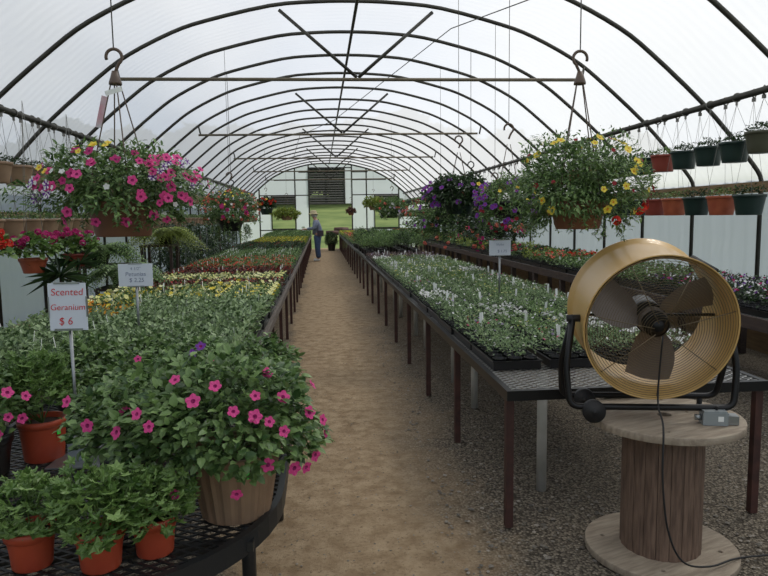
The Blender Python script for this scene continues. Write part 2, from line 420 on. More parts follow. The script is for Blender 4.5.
# ------------------------------------------------------------------ ground
def ground_mat():
    m = bpy.data.materials.new('path_dirt_and_gravel'); m.use_nodes = True; nt = m.node_tree; N = nt.nodes; L = nt.links
    b = N['Principled BSDF']; b.inputs['Roughness'].default_value = .95; b.inputs['Specular IOR Level'].default_value = .15
    tc = N.new('ShaderNodeTexCoord'); sx = N.new('ShaderNodeSeparateXYZ'); L.new(tc.outputs['Object'], sx.inputs[0])
    def noise(s, d=6, rough=.6):
        n = N.new('ShaderNodeTexNoise'); n.inputs['Scale'].default_value = s; n.inputs['Detail'].default_value = d; n.inputs['Roughness'].default_value = rough; L.new(tc.outputs['Object'], n.inputs['Vector']); return n.outputs['Fac']
    def mixc(f, a, b_):
        x = N.new('ShaderNodeMix'); x.data_type = 'RGBA'
        if f is not None: L.new(f, x.inputs[0])
        for i, c in ((6, a), (7, b_)):
            if isinstance(c, tuple): x.inputs[i].default_value = (*c, 1)
            else: L.new(c, x.inputs[i])
        return x.outputs[2]
    def mr(f, a, b_, c=0., d=1.):
        x = N.new('ShaderNodeMapRange'); x.inputs[1].default_value = a; x.inputs[2].default_value = b_; x.inputs[3].default_value = c; x.inputs[4].default_value = d; L.new(f, x.inputs[0]); return x.outputs[0]
    def mth(op, a, b_):
        x = N.new('ShaderNodeMath'); x.operation = op
        for i, c in ((0, a), (1, b_)):
            if isinstance(c, (int, float)): x.inputs[i].default_value = c
            else: L.new(c, x.inputs[i])
        return x.outputs[0]
    big = noise(1.3, 4); fine = noise(55, 8, .75); mid = noise(9, 6, .65)
    dirt = mixc(mr(mid, .35, .65), (.25, .172, .10), (.42, .315, .20))
    dirt = mixc(mr(fine, .54, .66), dirt, (.17, .12, .075))
    vo = N.new('ShaderNodeTexVoronoi'); vo.inputs['Scale'].default_value = 75; L.new(tc.outputs['Object'], vo.inputs['Vector'])
    hs = N.new('ShaderNodeSeparateColor'); L.new(vo.outputs['Color'], hs.inputs[0])
    grav = mixc(hs.outputs[0], (.12, .10, .078), (.34, .29, .22))
    grav = mixc(mr(vo.outputs['Distance'], .35, .75), grav, (.065, .054, .042))  # shadow spots between the stones, painted into the gravel colour
    x = sx.outputs[0]
    wob = mth('MULTIPLY', mth('SUBTRACT', big, .5), .75)
    wob = mth('ADD', wob, mth('MULTIPLY', mth('SUBTRACT', mid, .5), .35))
    xw = mth('ADD', x, wob)
    right = mr(xw, .42, .95); left = mr(xw, -.36, -.52)
    g = mth('MAXIMUM', right, left)
    far = mr(sx.outputs[1], 5., 13., 1., .55)
    g = mth('MULTIPLY', g, far)
    col = mixc(g, dirt, grav)
    L.new(col, b.inputs['Base Color'])
    bp = N.new('ShaderNodeBump'); bp.inputs['Strength'].default_value = .8; bp.inputs['Distance'].default_value = .016
    hgt = mth('ADD', mth('MULTIPLY', fine, .7), mth('MULTIPLY', mth('MULTIPLY', vo.outputs['Distance'], g), -1.2)); L.new(hgt, bp.inputs['Height']); L.new(bp.outputs['Normal'], b.inputs['Normal'])
    return m
fl = MB(); nx, ny = 40, 120
for j in range(ny+1):
    for i in range(nx+1):
        x = XC-HW-.1+(2*HW+.2)*i/nx; y = Y0-.3+(YE+.3-Y0)*j/ny
        z = .006*math.sin(x*5.1+y*2.3)+.005*math.sin(y*6.7-x*3.1) - .006
        fl.v.append((x, y, z))
for j in range(ny):
    for i in range(nx): a = j*(nx+1)+i; fl.f.append((a, a+1, a+nx+2, a+nx+1)); fl.m.append(0)
struct('floor', fl, ground_mat(), True)
# loose stones
gs = MB(); r = random.Random(11)
for i in range(9000):
    y = 1.4+7.5*r.random()**1.6
    q = r.random()
    if q < .70: x = r.uniform(.55, 4.2)
    elif q < .9: x = r.uniform(-2.6, -.25)
    else: x = r.uniform(-.3, .6)
    s = r.uniform(.003, .011)*(1.2 if x > .6 else .6); 
    d = [s*r.uniform(.7, 1.4), s*r.uniform(.7, 1.4), s*r.uniform(.4, .8)]
    a = r.uniform(0, 6.28); ca, sa = math.cos(a), math.sin(a)
    vs = []
    for vx, vy, vz in ((1,0,0),(-1,0,0),(0,1,0),(0,-1,0),(.2,.1,1),(.6,.6,.4),(-.6,.5,.5),(-.5,-.6,.4),(.5,-.6,.5)):
        px, py = vx*d[0], vy*d[1]; vs.append((x+px*ca-py*sa, y+px*sa+py*ca, vz*d[2]-.001))
    gs.add(vs, [(0,5,4),(5,2,4),(2,6,4),(6,1,4),(1,7,4),(7,3,4),(3,8,4),(8,0,4),(0,2,5),(2,1,6),(1,3,7),(3,0,8)])
tag(obj('gravel', gs, mat('loose_stones', (.10, .09, .075), .9, col2=(.33, .29, .24), island=True)), 'small loose grey and tan stones scattered over the dirt floor', 'gravel', kind='stuff')

# outside: meadow, hill and trees
gm = mat('meadow_grass', (.075, .125, .02), .95, col2=(.17, .22, .055), scale=.5, bump=.9, bscale=3)
ou = MB(); nx, ny = 60, 70
for j in range(ny+1):
    for i in range(nx+1):
        x = -90+180*i/nx; y = -40+160*j/ny
        z = -.05
        if y > 38: z += (y-38)*.095+.35*math.sin(x*.11+1)*min(1, (y-38)/15)
        if y > 80: z += (y-80)*.12
        ou.v.append((x, y, z))
for j in range(ny):
    for i in range(nx): a = j*(nx+1)+i; ou.f.append((a, a+1, a+nx+2, a+nx+1)); ou.m.append(0)
tr = struct('terrain', ou, gm, True)
def hill_z(x, y): return -.05+(max(0, y-38)*.095+(.35*math.sin(x*.11+1)*min(1, max(0, y-38)/15)) + max(0, y-80)*.12)
r = random.Random(21)
crownm = []
for v in range(3):
    mb = MB()
    for q in range(7):
        d = rdir(r, -.4, 1); bush(r, (d.x*1.9, d.y*1.5, 3.2+d.z*2.4), (2.4, 2.1, 2.0), 850, 1.0, .8, -.9, False, droop=.3, mb=mb, inner=.6)
    crownm.append(mb.mesh('crown', M['leaf_dark']))
trunkm = MB().tube([(0,0,-.3), (.1,0,2), (0,.1,4), (0,0,5.5)], [.28,.22,.17,.08], 8).mesh('trunk', M['bark'], True)
tx = [-36,-30,-25,-20.5,-16,-12,-8.5,-5,-1.7,1.6,5,8.5,12,16,20.5,25,31]
for i, x in enumerate(tx):
    y = 68+(i % 2)*5+r.uniform(-1, 1); s = r.uniform(.85, 1.2)
    t = thing('tree', 'dark green broadleaf tree on the hillside behind the far end wall', 'tree', (x, y, hill_z(x, y)), r.uniform(0, 6), 'trees on the hill outside')
    t.scale = (s, s, s); link('trunk', trunkm, t); link('crown', crownm[i % 3], t)
for sgn, xs_ in ():
    for i in range(5):
        t = thing('tree', 'dark green tree standing outside the %s film wall' % ('left' if sgn < 0 else 'right'), 'tree', (xs_+r.uniform(-2, 2), 2+i*9+r.uniform(-2, 2), -.05), r.uniform(0, 6), 'trees outside the %s wall' % ('left' if sgn < 0 else 'right'))
        t.scale = (.8, .8, .7); link('trunk', trunkm, t); link('crown', crownm[i % 3], t)
# logs lying outside beyond the opening
for i, (x, y, rr, L_) in enumerate([(.75, 42.0, .15, .8), (1.95, 42.3, .17, 1.0), (1.35, 42.8, .2, .9), (-.15, 42.4, .14, .7)]):
    z = hill_z(x, y)+rr
    mb = MB().tube([(-L_/2,0,0), (0,.02,.01), (L_/2,0,0)], [rr*.95, rr, rr*.9], 14)
    o = obj('log', mb, M['log'], None, (x, y, z-.03), r.uniform(-.2, .2), True)
    tag(o, ['short reddish log left of the gap between plants outside','reddish log lying furthest right outside the far opening','thickest reddish log behind the other logs outside','thin reddish log lying furthest left outside the far opening'][i], 'log', 'logs on the grass outside')

# ------------------------------------------------------------------ benches
def clip_line(p, d, poly):
    t0, t1 = -1e9, 1e9; n = len(poly)
    for i in range(n):
        ax, ay = poly[i]; bx, by = poly[(i+1) % n]; nx_, ny_ = by-ay, -(bx-ax)   # outward for ccw
        dn = d[0]*nx_+d[1]*ny_; pn = (p[0]-ax)*nx_+(p[1]-ay)*ny_
        if abs(dn) < 1e-9:
            if pn > 0: return None
            continue
        t = -pn/dn
        if dn > 0: t1 = min(t1, t)
        else: t0 = max(t0, t)
    return (t0, t1) if t1-t0 > .005 else None
def lattice(poly, z, pitch, w, th, ang):
    """crossing strands of expanded metal clipped to a convex outline"""
    mb = MB(); cx = sum(p[0] for p in poly)/len(poly); cy = sum(p[1] for p in poly)/len(poly)
    ext = max(math.hypot(p[0]-cx, p[1]-cy) for p in poly)
    for s in (-1, 1):
        d = (math.cos(ang*s), math.sin(ang*s)); n_ = (-d[1], d[0]); k = int(ext/pitch)+1
        for i in range(-k, k+1):
            p = (cx+n_[0]*i*pitch, cy+n_[1]*i*pitch); c = clip_line(p, d, poly)
            if not c: continue
            a = (p[0]+d[0]*c[0], p[1]+d[1]*c[0]); b = (p[0]+d[0]*c[1], p[1]+d[1]*c[1]); hx, hy = n_[0]*w/2, n_[1]*w/2
            z0 = z+(0 if s > 0 else .0006)
            mb.add([(a[0]-hx,a[1]-hy,z0),(a[0]+hx,a[1]+hy,z0),(b[0]+hx,b[1]+hy,z0),(b[0]-hx,b[1]-hy,z0),
                    (a[0]-hx,a[1]-hy,z0-th),(a[0]+hx,a[1]+hy,z0-th),(b[0]+hx,b[1]+hy,z0-th),(b[0]-hx,b[1]-hy,z0-th)],
                   [(0,3,2,1),(4,5,6,7),(0,1,5,4),(2,3,7,6),(1,2,6,5),(3,0,4,7)])
    return mb
def bench(name, label, x0, x1, y0, L_, zt_, wood, legpos, posts=(), group=None, rim=.05, rimw=.03, legr=.019, tlat=None):
    t = thing(name, label, 'bench', ((x0+x1)/2, y0, 0), 0, group); w = x1-x0; ch = []
    poly = [(-w/2+.01, .01), (w/2-.01, .01), (w/2-.01, L_-.01), (-w/2+.01, L_-.01)]
    ch.append(obj('grate_top', lattice(poly, zt_, .036, .0055, .003, math.radians(36)), M[tlat or 'grate'], t))
    f = MB(); zc = zt_-rim/2+.004
    f.box((-w/2+rimw/2, L_/2, zc), (rimw, L_, rim)); f.box((w/2-rimw/2, L_/2, zc), (rimw, L_, rim))
    f.box((0, .015, zc), (w-2*rimw, .03, rim)); f.box((0, L_-.015, zc), (w-2*rimw, .03, rim))
    for i in range(1, 4): f.box((0, L_*i/4, zc-.012), (w-2*rimw, .025, rim*.55))
    ch.append(obj('frame', f, wood, t))
    for (lx, ly) in legpos:
        ch.append(obj('leg', MB().box((lx, ly, (zt_-.03)/2), (legr*2, legr*2, zt_-.03)), M['rust'], t))
    for (lx, ly) in posts:
        ch.append(obj('support_post', MB().tube([(lx, ly, 0), (lx, ly, zt_-rim*.6)], .028, 14), M['pvc'], t, smooth=True))
    reg(t, *ch); return t
def place_run(proto, x, ys, labels, grp):
    for i, y in enumerate(ys):
        if i == 0: proto['label'] = labels[0]; proto['group'] = grp
        else: dup(proto, (x, y, 0), 0, labels[i], None, grp)
U = 2.45
RX0, RX1 = .875, 2.215; ZB = .70
rp = bench('grate_top_bench', 'x', RX0, RX1, 3.03, U, ZB, M['blackmetal'], [(-.645,.05),(-.645,1.29),(.645,.05),(.645,1.29)], [(-.34,.45),(-.34,2.08)])
n = 12
place_run(rp, (RX0+RX1)/2, [3.03+i*(U+.004) for i in range(n)],
          ['black steel mesh bench beside the barrel fan, bare mesh at its near end']+['black steel mesh bench unit, %s behind the one beside the fan' % ordn(i) for i in range(n-1)], 'bench units right of the path')
LX0, LX1 = -2.22, -.425; ZL = .66
lp = bench('wood_rimmed_bench', 'x', LX0, LX1, 3.46, U, ZL, M['bedwood'], [(.87,.05),(.87,1.29),(-.87,.05),(-.87,1.29)], [], rimw=.035, rim=.06, legr=.017)
place_run(lp, (LX0+LX1)/2, [3.46+i*(U+.004) for i in range(n)],
          ['grey wood rimmed bench under the leafy trays by the price card']+['grey wood rimmed bench, %s behind the one with the price card' % ordn(i) for i in range(n-1)], 'bench units left of the path')
SX0, SX1 = 3.42, 4.62
sp = bench('dark_wood_bench', 'x', SX0, SX1, 3.0, U, ZB, M['darkwood'], [(-.56,.05),(-.56,1.29),(.56,.05),(.56,1.29)], [], rim=.10, rimw=.04, legr=.035)
for c in kids(sp):
    if c.name.startswith('leg'): c.data.materials[0] = M['darkwood']
place_run(sp, (SX0+SX1)/2, [3.0+i*(U+.004) for i in range(n)],
          ['dark board bench by the right film wall, first behind the barrel fan']+['dark board bench by the right wall, %s behind the one at the fan' % ordn(i) for i in range(n-1)], 'bench units along the right wall')
# rounded display bench in front
t = thing('rounded_bench', 'black mesh bench with a rounded end carrying the big pink petunia planter', 'bench', (-.75, 2.1, 0)); RB = .612
out = [(RB, 1.3), (-RB, 1.3), (-RB, 0)]+[(RB*math.cos(a), RB*math.sin(a)) for a in [PI+PI*i/28 for i in range(1, 28)]]+[(RB, 0)]
lat = lattice([(x*.99, y*.99) for x, y in out], .66, .032, .008, .004, math.radians(30)); obj('grate_top', lat, M['grateblack'], t)
fr = MB(); n_ = len(out)
inn = [(x*.965, (y*.965 if y < 0 else min(y, 1.27))) for x, y in out]
vs = [(x,y,.612) for x,y in out]+[(x,y,.672) for x,y in out]+[(x,y,.672) for x,y in inn]+[(x,y,.612) for x,y in inn]
fs = []
for i in range(n_):
    j = (i+1) % n_
    for a in range(4): b = (a+1) % 4; fs.append((a*n_+i, a*n_+j, b*n_+j, b*n_+i))
fr.add(vs, fs); fr.box((0, 0, .635), (2*RB-.04, .04, .035)).box((0, .65, .635), (2*RB-.04, .04, .035)).box((0, -.3, .635), (2*RB-.14, .03, .03))
obj('frame', fr, M['grateblack'], t)
for x, y in ((.46, .24), (-.5, .24), (.5, 1.2), (-.5, 1.2), (-.1,-.5)):
    obj('leg', MB().tube([(x, y, 0), (x, y, .63)], .026, 12), M['grateblack'], t, smooth=True)
ZR = .6625

# ------------------------------------------------------------------ trays of bedding plants
def tray_mesh(L_, W_, pots=None, m='blackpot'):
    mb = MB(); w, l = W_/2, L_/2; h = .05
    mb.box((0,0,.004), (W_-.02, L_-.02, .006))
    for s in (-1, 1):
        mb.box((s*(w-.004), 0, h/2+.002), (.006, L_, h)); mb.box((0, s*(l-.004), h/2+.002), (W_, .006, h))
        mb.box((s*w, 0, h), (.014, L_+.014, .004)); mb.box((0, s*l, h), (W_, .014, .004))
    cx, cy = 3, 6
    for i in range(cx):
        for j in range(cy):
            x = (i+.5)/cx*W_-w; y = (j+.5)/cy*L_-l; a = min(W_/cx, L_/cy)*.46
            mb.lathe([(a*.7, .01), (a, .062), (a*.93, .062), (a*.85, .052), (.001, .05)], 8, (x, y, 0))
    return mb
TL, TW = .53, .265
def veg_tray(seed, leafm, h, L_, W_, n, hi, fl=None, nf=0, fr=.012, tags=2, upright=.4, kind='ovate', kc=None):
    """returns (foliage mesh, blossom mesh or None, tag mesh or None)"""
    r = random.Random(seed); mb = MB(); fb = MB(); tl_ = []; tops = []
    for i in range(3):
        for j in range(6):
            x = (i+.5)/3*TW-TW/2+r.uniform(-.01,.01); y = (j+.5)/6*TL-TL/2+r.uniform(-.01,.01); hh = h*r.uniform(.75, 1.15)
            bush(r, (x, y, .06+hh*.35), (.064, .064, hh*.68), n, L_, W_, -.15, hi, kind, .2, .1, 0, mb, .35, .8)
            tops.append((x, y, .06+hh))
    if fl:
        for i in range(nf):
            x, y, z = r.choice(tops); x += r.uniform(-.04,.04); y += r.uniform(-.045,.045); z += r.uniform(-.02,.012)
            nn = V((r.uniform(-.6,.6), r.uniform(-1.,.2), r.uniform(.4,1.)))
            k = r.choices(range(len(fl)), [f[1] for f in fl])[0]
            if hi and fr > .015: bloom(fb, V((x,y,z)), nn, fr*r.uniform(.8,1.15), k, kc if kc is not None else k, 5, .25, r=r)
            else: sbloom(fb, V((x,y,z)), nn, fr*r.uniform(.75,1.2), k, r)
    for i in range(tags):
        x, y = r.uniform(-.1,.1), r.uniform(-.23,.23); z = .05+h*.95; a = r.uniform(-.5,.5); tl = r.uniform(.05,.075)
        R0 = Matrix.Rotation(a, 3, 'Z') @ Matrix.Rotation(r.uniform(-.2,.2), 3, 'X')
        tb = MB(); tb.box((0, 0, 0), (.018, .0012, tl*1.2), R0); tl_.append((tb.mesh('plant_tag', M['tag']), (x, y, z+tl/2-.015)))
    fm = mb.mesh('foliage', leafm)
    bm_ = fb.mesh('blossoms', [M[f[0]] for f in fl]) if fl and nf else None
    return fm, bm_, tl_
traym = tray_mesh(TL, TW).mesh('tray', M['blackpot'])
def tray_protos(name, cat, variants, tray_me=None):
    ps = []
    for (fm, bm_, tm) in variants:
        t = link(name, None); ch = [link('tray', tray_me or traym, t), link('foliage', fm, t)]
        if bm_: ch.append(link('blossoms', bm_, t))
        for me_, lc in tm: ch.append(link('plant_tag', me_, t, lc))
        t['category'] = cat; reg(t, *ch); ps.append([t, False])
    return ps
usedp = set()
def put(ps, r, loc, rz, label, group, sc=None):
    q = r.choice(ps); p = q[0]
    if not q[1]:
        q[1] = True; p.location = loc; p.rotation_euler = (0,0,rz); p['label'] = label; p['group'] = group
        if sc: p.scale = sc
        return p
    return dup(p, loc, rz, label, None, group, sc)
VT = veg_tray
K = {}
M['leaf_light'] = leafmat('leaf_light_edged', (.035, .085, .022), (.36, .48, .24))
K['geranium'] = tray_protos('leafy_tray', 'seedling tray', [VT(s, M['leaf_light'], .15, .034, .024, 30, True, None, 0, tags=1) for s in (1,2,3)])
K['marigold'] = tray_protos('marigold_tray', 'marigold tray', [VT(s, M['leaf'], .09, .03, .014, 14, True, [('orange',3),('yellow',1)], 46, .018, 1) for s in (11,12)])
K['ypansy'] = tray_protos('yellow_pansy_tray', 'pansy tray', [VT(s, M['leaf'], .11, .035, .022, 16, True, [('paleyellow',3),('yellow',1)], 28, .026, 1) for s in (21,22,23)])
K['bronze'] = tray_protos('bronze_begonia_tray', 'begonia tray', [VT(s, M['leaf_bronze'], .10, .035, .03, 13, False, [('red',1),('darkred',1)], 22, .013, 1) for s in (31,32)])
K['pale'] = tray_protos('pale_yellow_pansy_tray', 'pansy tray', [VT(s, M['leaf'], .10, .03, .02, 12, False, [('paleyellow',1)], 48, .022, 0) for s in (41,42)])
K['redbeg'] = tray_protos('red_begonia_tray', 'begonia tray', [VT(s, M['leaf'], .10, .034, .028, 13, False, [('red',4),('salmon',1)], 40, .016, 1) for s in (51,52,53)])
K['wtag'] = tray_protos('tagged_leafy_tray', 'seedling tray', [VT(s, M['leaf'], .11, .034, .026, 13, False, None, 0, .02, 3) for s in (61,62)])
K['dark'] = tray_protos('dark_leafy_tray', 'seedling tray', [VT(s, M['leaf_dark'], .15, .05, .03, 12, False, [('darkred',1)], 5, .016, 0) for s in (71,72)])
K['ygreen'] = tray_protos('yellow_blossom_tray', 'marigold tray', [VT(s, M['leaf_yellow'], .13, .045, .028, 12, False, [('yellow',3),('orange',1)], 18, .02, 0) for s in (81,82)])
K['green'] = tray_protos('tall_green_tray', 'seedling tray', [VT(s, M['leaf'], .2, .06, .03, 12, False, None, 0, .02, 0) for s in (91,92)])
K['viola'] = tray_protos('white_viola_tray', 'viola tray', [VT(s, M['leaf_grey'], .10, .024, .013, 40, False, [('white',8),('lilac',1),('paleyellow',1.5)], nf, .0105, tg) for s, nf, tg in ((101,20,1),(102,10,1),(103,30,2),(104,14,0))])
K['violap'] = tray_protos('pink_viola_tray', 'viola tray', [VT(s, M['leaf_grey'], .10, .024, .013, 40, False, [('white',2),('pink',2),('lilac',2),('red',.7)], 20, .010, 2) for s in (111,112)])
K['violay'] = tray_protos('yellow_viola_tray', 'viola tray', [VT(s, M['leaf_pale'], .10, .024, .013, 38, False, [('white',2),('paleyellow',4),('yellow',2)], 20, .011, 1) for s in (121,122)])
K['violaw'] = tray_protos('white_alyssum_tray', 'alyssum tray', [VT(s, M['leaf_grey'], .08, .024, .012, 24, False, [('white',1)], 110, .013, 0) for s in (125,)])
K['plum'] = tray_protos('purple_leaf_tray', 'seedling tray', [VT(s, M['leaf_purple'], .07, .024, .012, 18, False, [('lilac',1)], 6, .01, 1) for s in (131,132)])
K['rpansy'] = tray_protos('purple_pansy_tray', 'pansy tray', [VT(s, M['leaf_dark'], .12, .034, .022, 16, False, [('white',3),('magenta',2),('purple',2)], 36, .014, 1) for s in (141,142)], tray_mesh(TL, TW).mesh('tray', M['blackpot']))
K['impat'] = tray_protos('impatiens_tray', 'impatiens tray', [VT(s, M['leaf'], .13, .036, .024, 18, True, [('white',1)], 4, .012, 1) for s in (151,152)])
K['rflow'] = tray_protos('red_geranium_tray', 'geranium tray', [VT(s, M['leaf'], .16, .045, .035, 12, False, [('red',2),('salmon',2)], 34, .02, 0) for s in (161,162)])
K['mixed'] = tray_protos('mixed_foliage_tray', 'seedling tray', [VT(s, M['leaf_dark'], .2, .05, .03, 12, False, [('salmon',1),('red',1)], 10, .017, 0) for s in (171,)]+[VT(s, M['leaf_yellow'], .17, .05, .03, 12, False, None, 0, .017, 0) for s in (172,)])
DESC = dict(geranium='green leafy bedding tray', marigold='tray of orange marigolds', ypansy='tray of yellow pansies', bronze='dark bronze-leaved begonia tray', pale='tray of crowded pale yellow flowers',
  redbeg='red-flowering begonia tray', wtag='green tray with white tags', dark='dark green leafy tray', ygreen='tray of yellow blossoms', green='tall plain green tray',
  viola='tray of tiny white flowers', violap='tray of pink and white flowers', violay='tray of tiny yellow flowers', violaw='tray of solid white flowers', plum='tray of purple-brown seedlings',
  rpansy='tray of purple and white pansies', impat='tray of glossy green plants', rflow='tray of red geraniums', mixed='tray of mixed tall foliage')
r = random.Random(5)
# left bench: long side of each tray lies across the bench, three across
colL = ['path-side', 'middle', 'wall-side']
def left_kind(y, c):
    if y < 6.25: return 'marigold' if (c == 2 and y > 5.1) else 'geranium'
    if y < 7.7: return 'ypansy' if not (c == 2 and y > 7.2) else 'bronze'
    if y < 8.3: return 'bronze'
    if y < 9.2: return 'pale'
    if y < 10.2: return 'bronze'
    if y < 13.: return 'redbeg' if int(y/.28) % 4 else 'wtag'
    if y < 16.: return 'wtag'
    if y < 19.: return 'dark'
    if y < 25.: return 'ygreen'
    return 'green'
cnt = {}
y = 3.62
while y < 32.6:
    far = y > 16
    for c in range(3):
        kd = left_kind(y, c); x = -.43-.04-TL/2-c*(TL+.04)
        if far and kd in ('dark','ygreen','green'):
            lab = DESC[kd]+', one of a dense block far along the left bench'; g = 'far '+kd+' trays on the left bench'
        else:
            i = cnt.get((kd, c), 0); cnt[(kd, c)] = i+1; o = ordn(i)
            if o: lab = '%s, left bench, %s such row of the %s column' % (DESC[kd], o, colL[c])
            else: lab = '%s, left bench, beyond the twentieth of the %s column' % (DESC[kd], colL[c])
            g = DESC[kd]+' block on the left bench'
        put(K[kd], r, (x+r.uniform(-.01,.01), y+r.uniform(-.006,.006), ZL+.003), PI/2+(PI if r.random() < .5 else 0), lab, g)
    y += .295 if y < 20 else .31
# right bench: four across, long side along the bench
def right_kind(y, c):
    if y < 11.6:
        q = r.random()
        if y > 7.8: return 'violay' if q < .45 else ('viola' if q < .9 else 'violaw')
        if q < .58: return 'viola'
        if q < .76: return 'violap'
        if q < .84: return 'violay'
        return 'violaw'
    if y < 13.4: return 'plum'
    if y < 18.2: return None
    if y < 26: return 'rflow'
    return 'ygreen'
colR = ['path-side', 'second', 'third', 'inner']; cnt = {}; row = 0
y = 3.72
while y < 32.2:
    for c in range(4):
        kd = right_kind(y, c)
        if not kd: continue
        x = .905+TW/2+c*(TW+.055)+.01
        o = ordn(row)
        if y < 13.4: lab = '%s, right bench, %s column, %s row past bare mesh' % (DESC[kd], colR[c], o)
        else: lab = '%s, one of a block far along the right bench' % DESC[kd]
        put(K[kd], r, (x+r.uniform(-.012,.012), y+r.uniform(-.006,.006), ZB+.003), 0 if r.random() < .5 else PI, lab, ('far ' if y > 13.4 else '')+DESC[kd]+' block on the right bench')
    y += .55; row += 1
# bench by the right wall: three across
def wall_kind(y, c):
    if y < 7.0: return 'rpansy'
    if y < 9.6: return 'impat'
    if y < 11.: return 'rflow'
    return r.choice(['mixed','dark','mixed','impat'] if y < 24 else ['rflow','mixed'])
cnt = {}
y = 3.32
while y < 32.2:
    for c in range(3):
        kd = wall_kind(y, c); x = 3.46+TW/2+.02+c*(TW+.11)
        i = cnt.get((kd, c), 0); cnt[(kd, c)] = i+1
        if y < 11: lab = '%s, right wall bench, %s column, %s from camera' % (DESC[kd], ['aisle-side','middle','wall-side'][c], ordn(i)); g = DESC[kd]+' row by the right wall'
        else: lab = '%s, one of the many far down the right wall bench' % DESC[kd]; g = 'far '+DESC[kd]+' by the right wall'
        put(K[kd], r, (x+r.uniform(-.01,.01), y, ZB+.003), 0 if r.random() < .5 else PI, lab, g)
    y += .55
# tall shrubs in pots on the right bench
shp = []
for s in range(3):
    rr = random.Random(300+s); mb = bush(rr, (0,0,.30), (.17,.17,.2), 420, .055, .018, -.5, False, droop=.1, inner=.2, up=1.2)
    tt = link('potted_shrub', None); ch = [obj('pot', pot_mesh(.085,.065,.14), M['blackpot'], tt, smooth=True), obj('foliage', mb, M['leaf' if s else 'leaf_dark'], tt)]; stems(mb, rr, (0,0,.12), (0,0,.3), (.15,.15,.18), 5)
    tt['category'] = 'potted shrub'; reg(tt, *ch); shp.append([tt, False])
row = 0; y = 13.9
while y < 18.0:
    for c in range(4):
        put(shp, r, (1.02+c*.335+r.uniform(-.02,.02), y+r.uniform(-.03,.03), ZB+.003), r.uniform(0,6), 'bushy green potted shrub, right bench, %s column, %s shrub row' % (colR[c], ORD[row]), 'bushy shrubs midway on the right bench', (1,1,r.uniform(.85,1.1)))
    y += .36; row += 1
for p in [q for v in K.values() for q in v]+shp:
    if not p[1]:
        for c in kids(p[0]): bpy.data.objects.remove(c)
        bpy.data.objects.remove(p[0])

# ------------------------------------------------------------------ hanging pots on the side pipes
def hanger_mesh(drop, rt):
    mb = MB()
    mb.tube([(.040*math.sin(a), 0, drop-.03+.040*math.cos(a)) for a in [PI*2*i/12 for i in range(0, 13)]], .008, 5)   # clip round the pipe
    mb.box((0,0,drop-.09), (.014,.035,.035))
    for a in (.5, .5+2*PI/3, .5+4*PI/3): mb.tube([(0,0,drop-.10), (rt*math.cos(a), rt*math.sin(a), 0)], .0018, 3, caps=False)
    return mb
HP = {}
def hpot(col, rt, rb, h, drop, seed, leafs, nm):
    key = (col, drop, seed)
    if key in HP: return key
    tt = link('hanging_pot', None); rr = random.Random(seed)
    ch = [obj('pot', MB(), M['blackpot'], tt)]; bpy.data.objects.remove(ch[0])
    pm = pot_mesh(rt, rb, h, .014); pm.v = [(a, b, c-h) for a, b, c in pm.v]
    mb = bush(rr, (0,0,.005), (rt*.95, rt*.95, .075), 150, .035, .02, .0, False, droop=.3, inner=.2, lump=.3)
    ch = [obj('pot', pm, M[col], tt, smooth=True), obj('foliage', mb, M[leafs], tt), obj('hanger', hanger_mesh(drop, rt), M['wiregrey'], tt)]
    tt['category'] = 'hanging pot'; reg(tt, *ch); HP[key] = [tt, False]; return key
def hang(x, y, z, key, lab, grp, rz):
    q = HP[key]
    if not q[1]:
        q[1] = True; t = q[0]; t.location = (x,y,z); t.rotation_euler = (0,0,rz); t['label'] = lab; t['group'] = grp; return t
    return dup(q[0], (x,y,z), rz, lab, None, grp)
r = random.Random(9); PZ = 2.70
seqU = ['olivepot','greenpot','greenpot','greenpot','redpot','greenpot']; seqD = ['greenpot','terracotta','greenpot','terracotta','redpot']
names = dict(olivepot='olive brown', greenpot='dark green', redpot='brick red', terracotta='terracotta', tanpot='tan', brownpot='brown')
ly = 5.95; i = 0
while ly < 32.6:
    for tier in (0, 1):
        rim = 2.235 if tier == 0 else 1.71
        if i == 0 and tier == 0: rim = 2.29
        if i == 0 and tier == 1: continue
        col = (seqU[i] if i < 6 else r.choice(['greenpot','greenpot','redpot'])) if tier == 0 else (seqD[(i-1)] if i < 6 else r.choice(['greenpot','terracotta','greenpot']))
        key = hpot(col, .148, .112, .20, PZ-rim, 400+r.randint(0,1), r.choice(['leaf','leaf_dark']), '')
        w = 'upper' if tier == 0 else 'lower'; j = i-tier; o = ordn(j)
        lab = '%s pot hanging in the %s row, right wall, %s from camera' % (names[col], w, o) if (o and j < 14) else '%s pot hanging far along the %s row by the right wall' % (names[col], w)
        hang(4.15+(.0 if tier == 0 else .03), ly+(0 if tier == 0 else -.22)+r.uniform(-.015,.015), rim, key, lab, 'pots in the %s row on the right pipe' % w, r.uniform(0,6))
    ly += .46 if i else .40; i += 1
ly = 6.45; i = 0
while ly < 32.6:
    for tier in (0, 1):
        rim = 2.13 if tier == 0 else 1.575
        key = hpot('tanpot', .155, .11, .205, PZ-rim, 410+r.randint(0,1), r.choice(['leaf','leaf_dark']), '')
        w = 'upper' if tier == 0 else 'lower'; o = ordn(i)
        lab = 'tan pot hanging in the %s row, left wall, %s from camera' % (w, o) if (o and i < 14) else 'tan pot hanging far along the %s row by the left wall' % w
        hang(-3.15, ly+(0 if tier == 0 else .17)+r.uniform(-.02,.02), rim, key, lab, 'pots in the %s row on the left pipe' % w, r.uniform(0,6))
    ly += .45 if ly < 12 else .5; i += 1

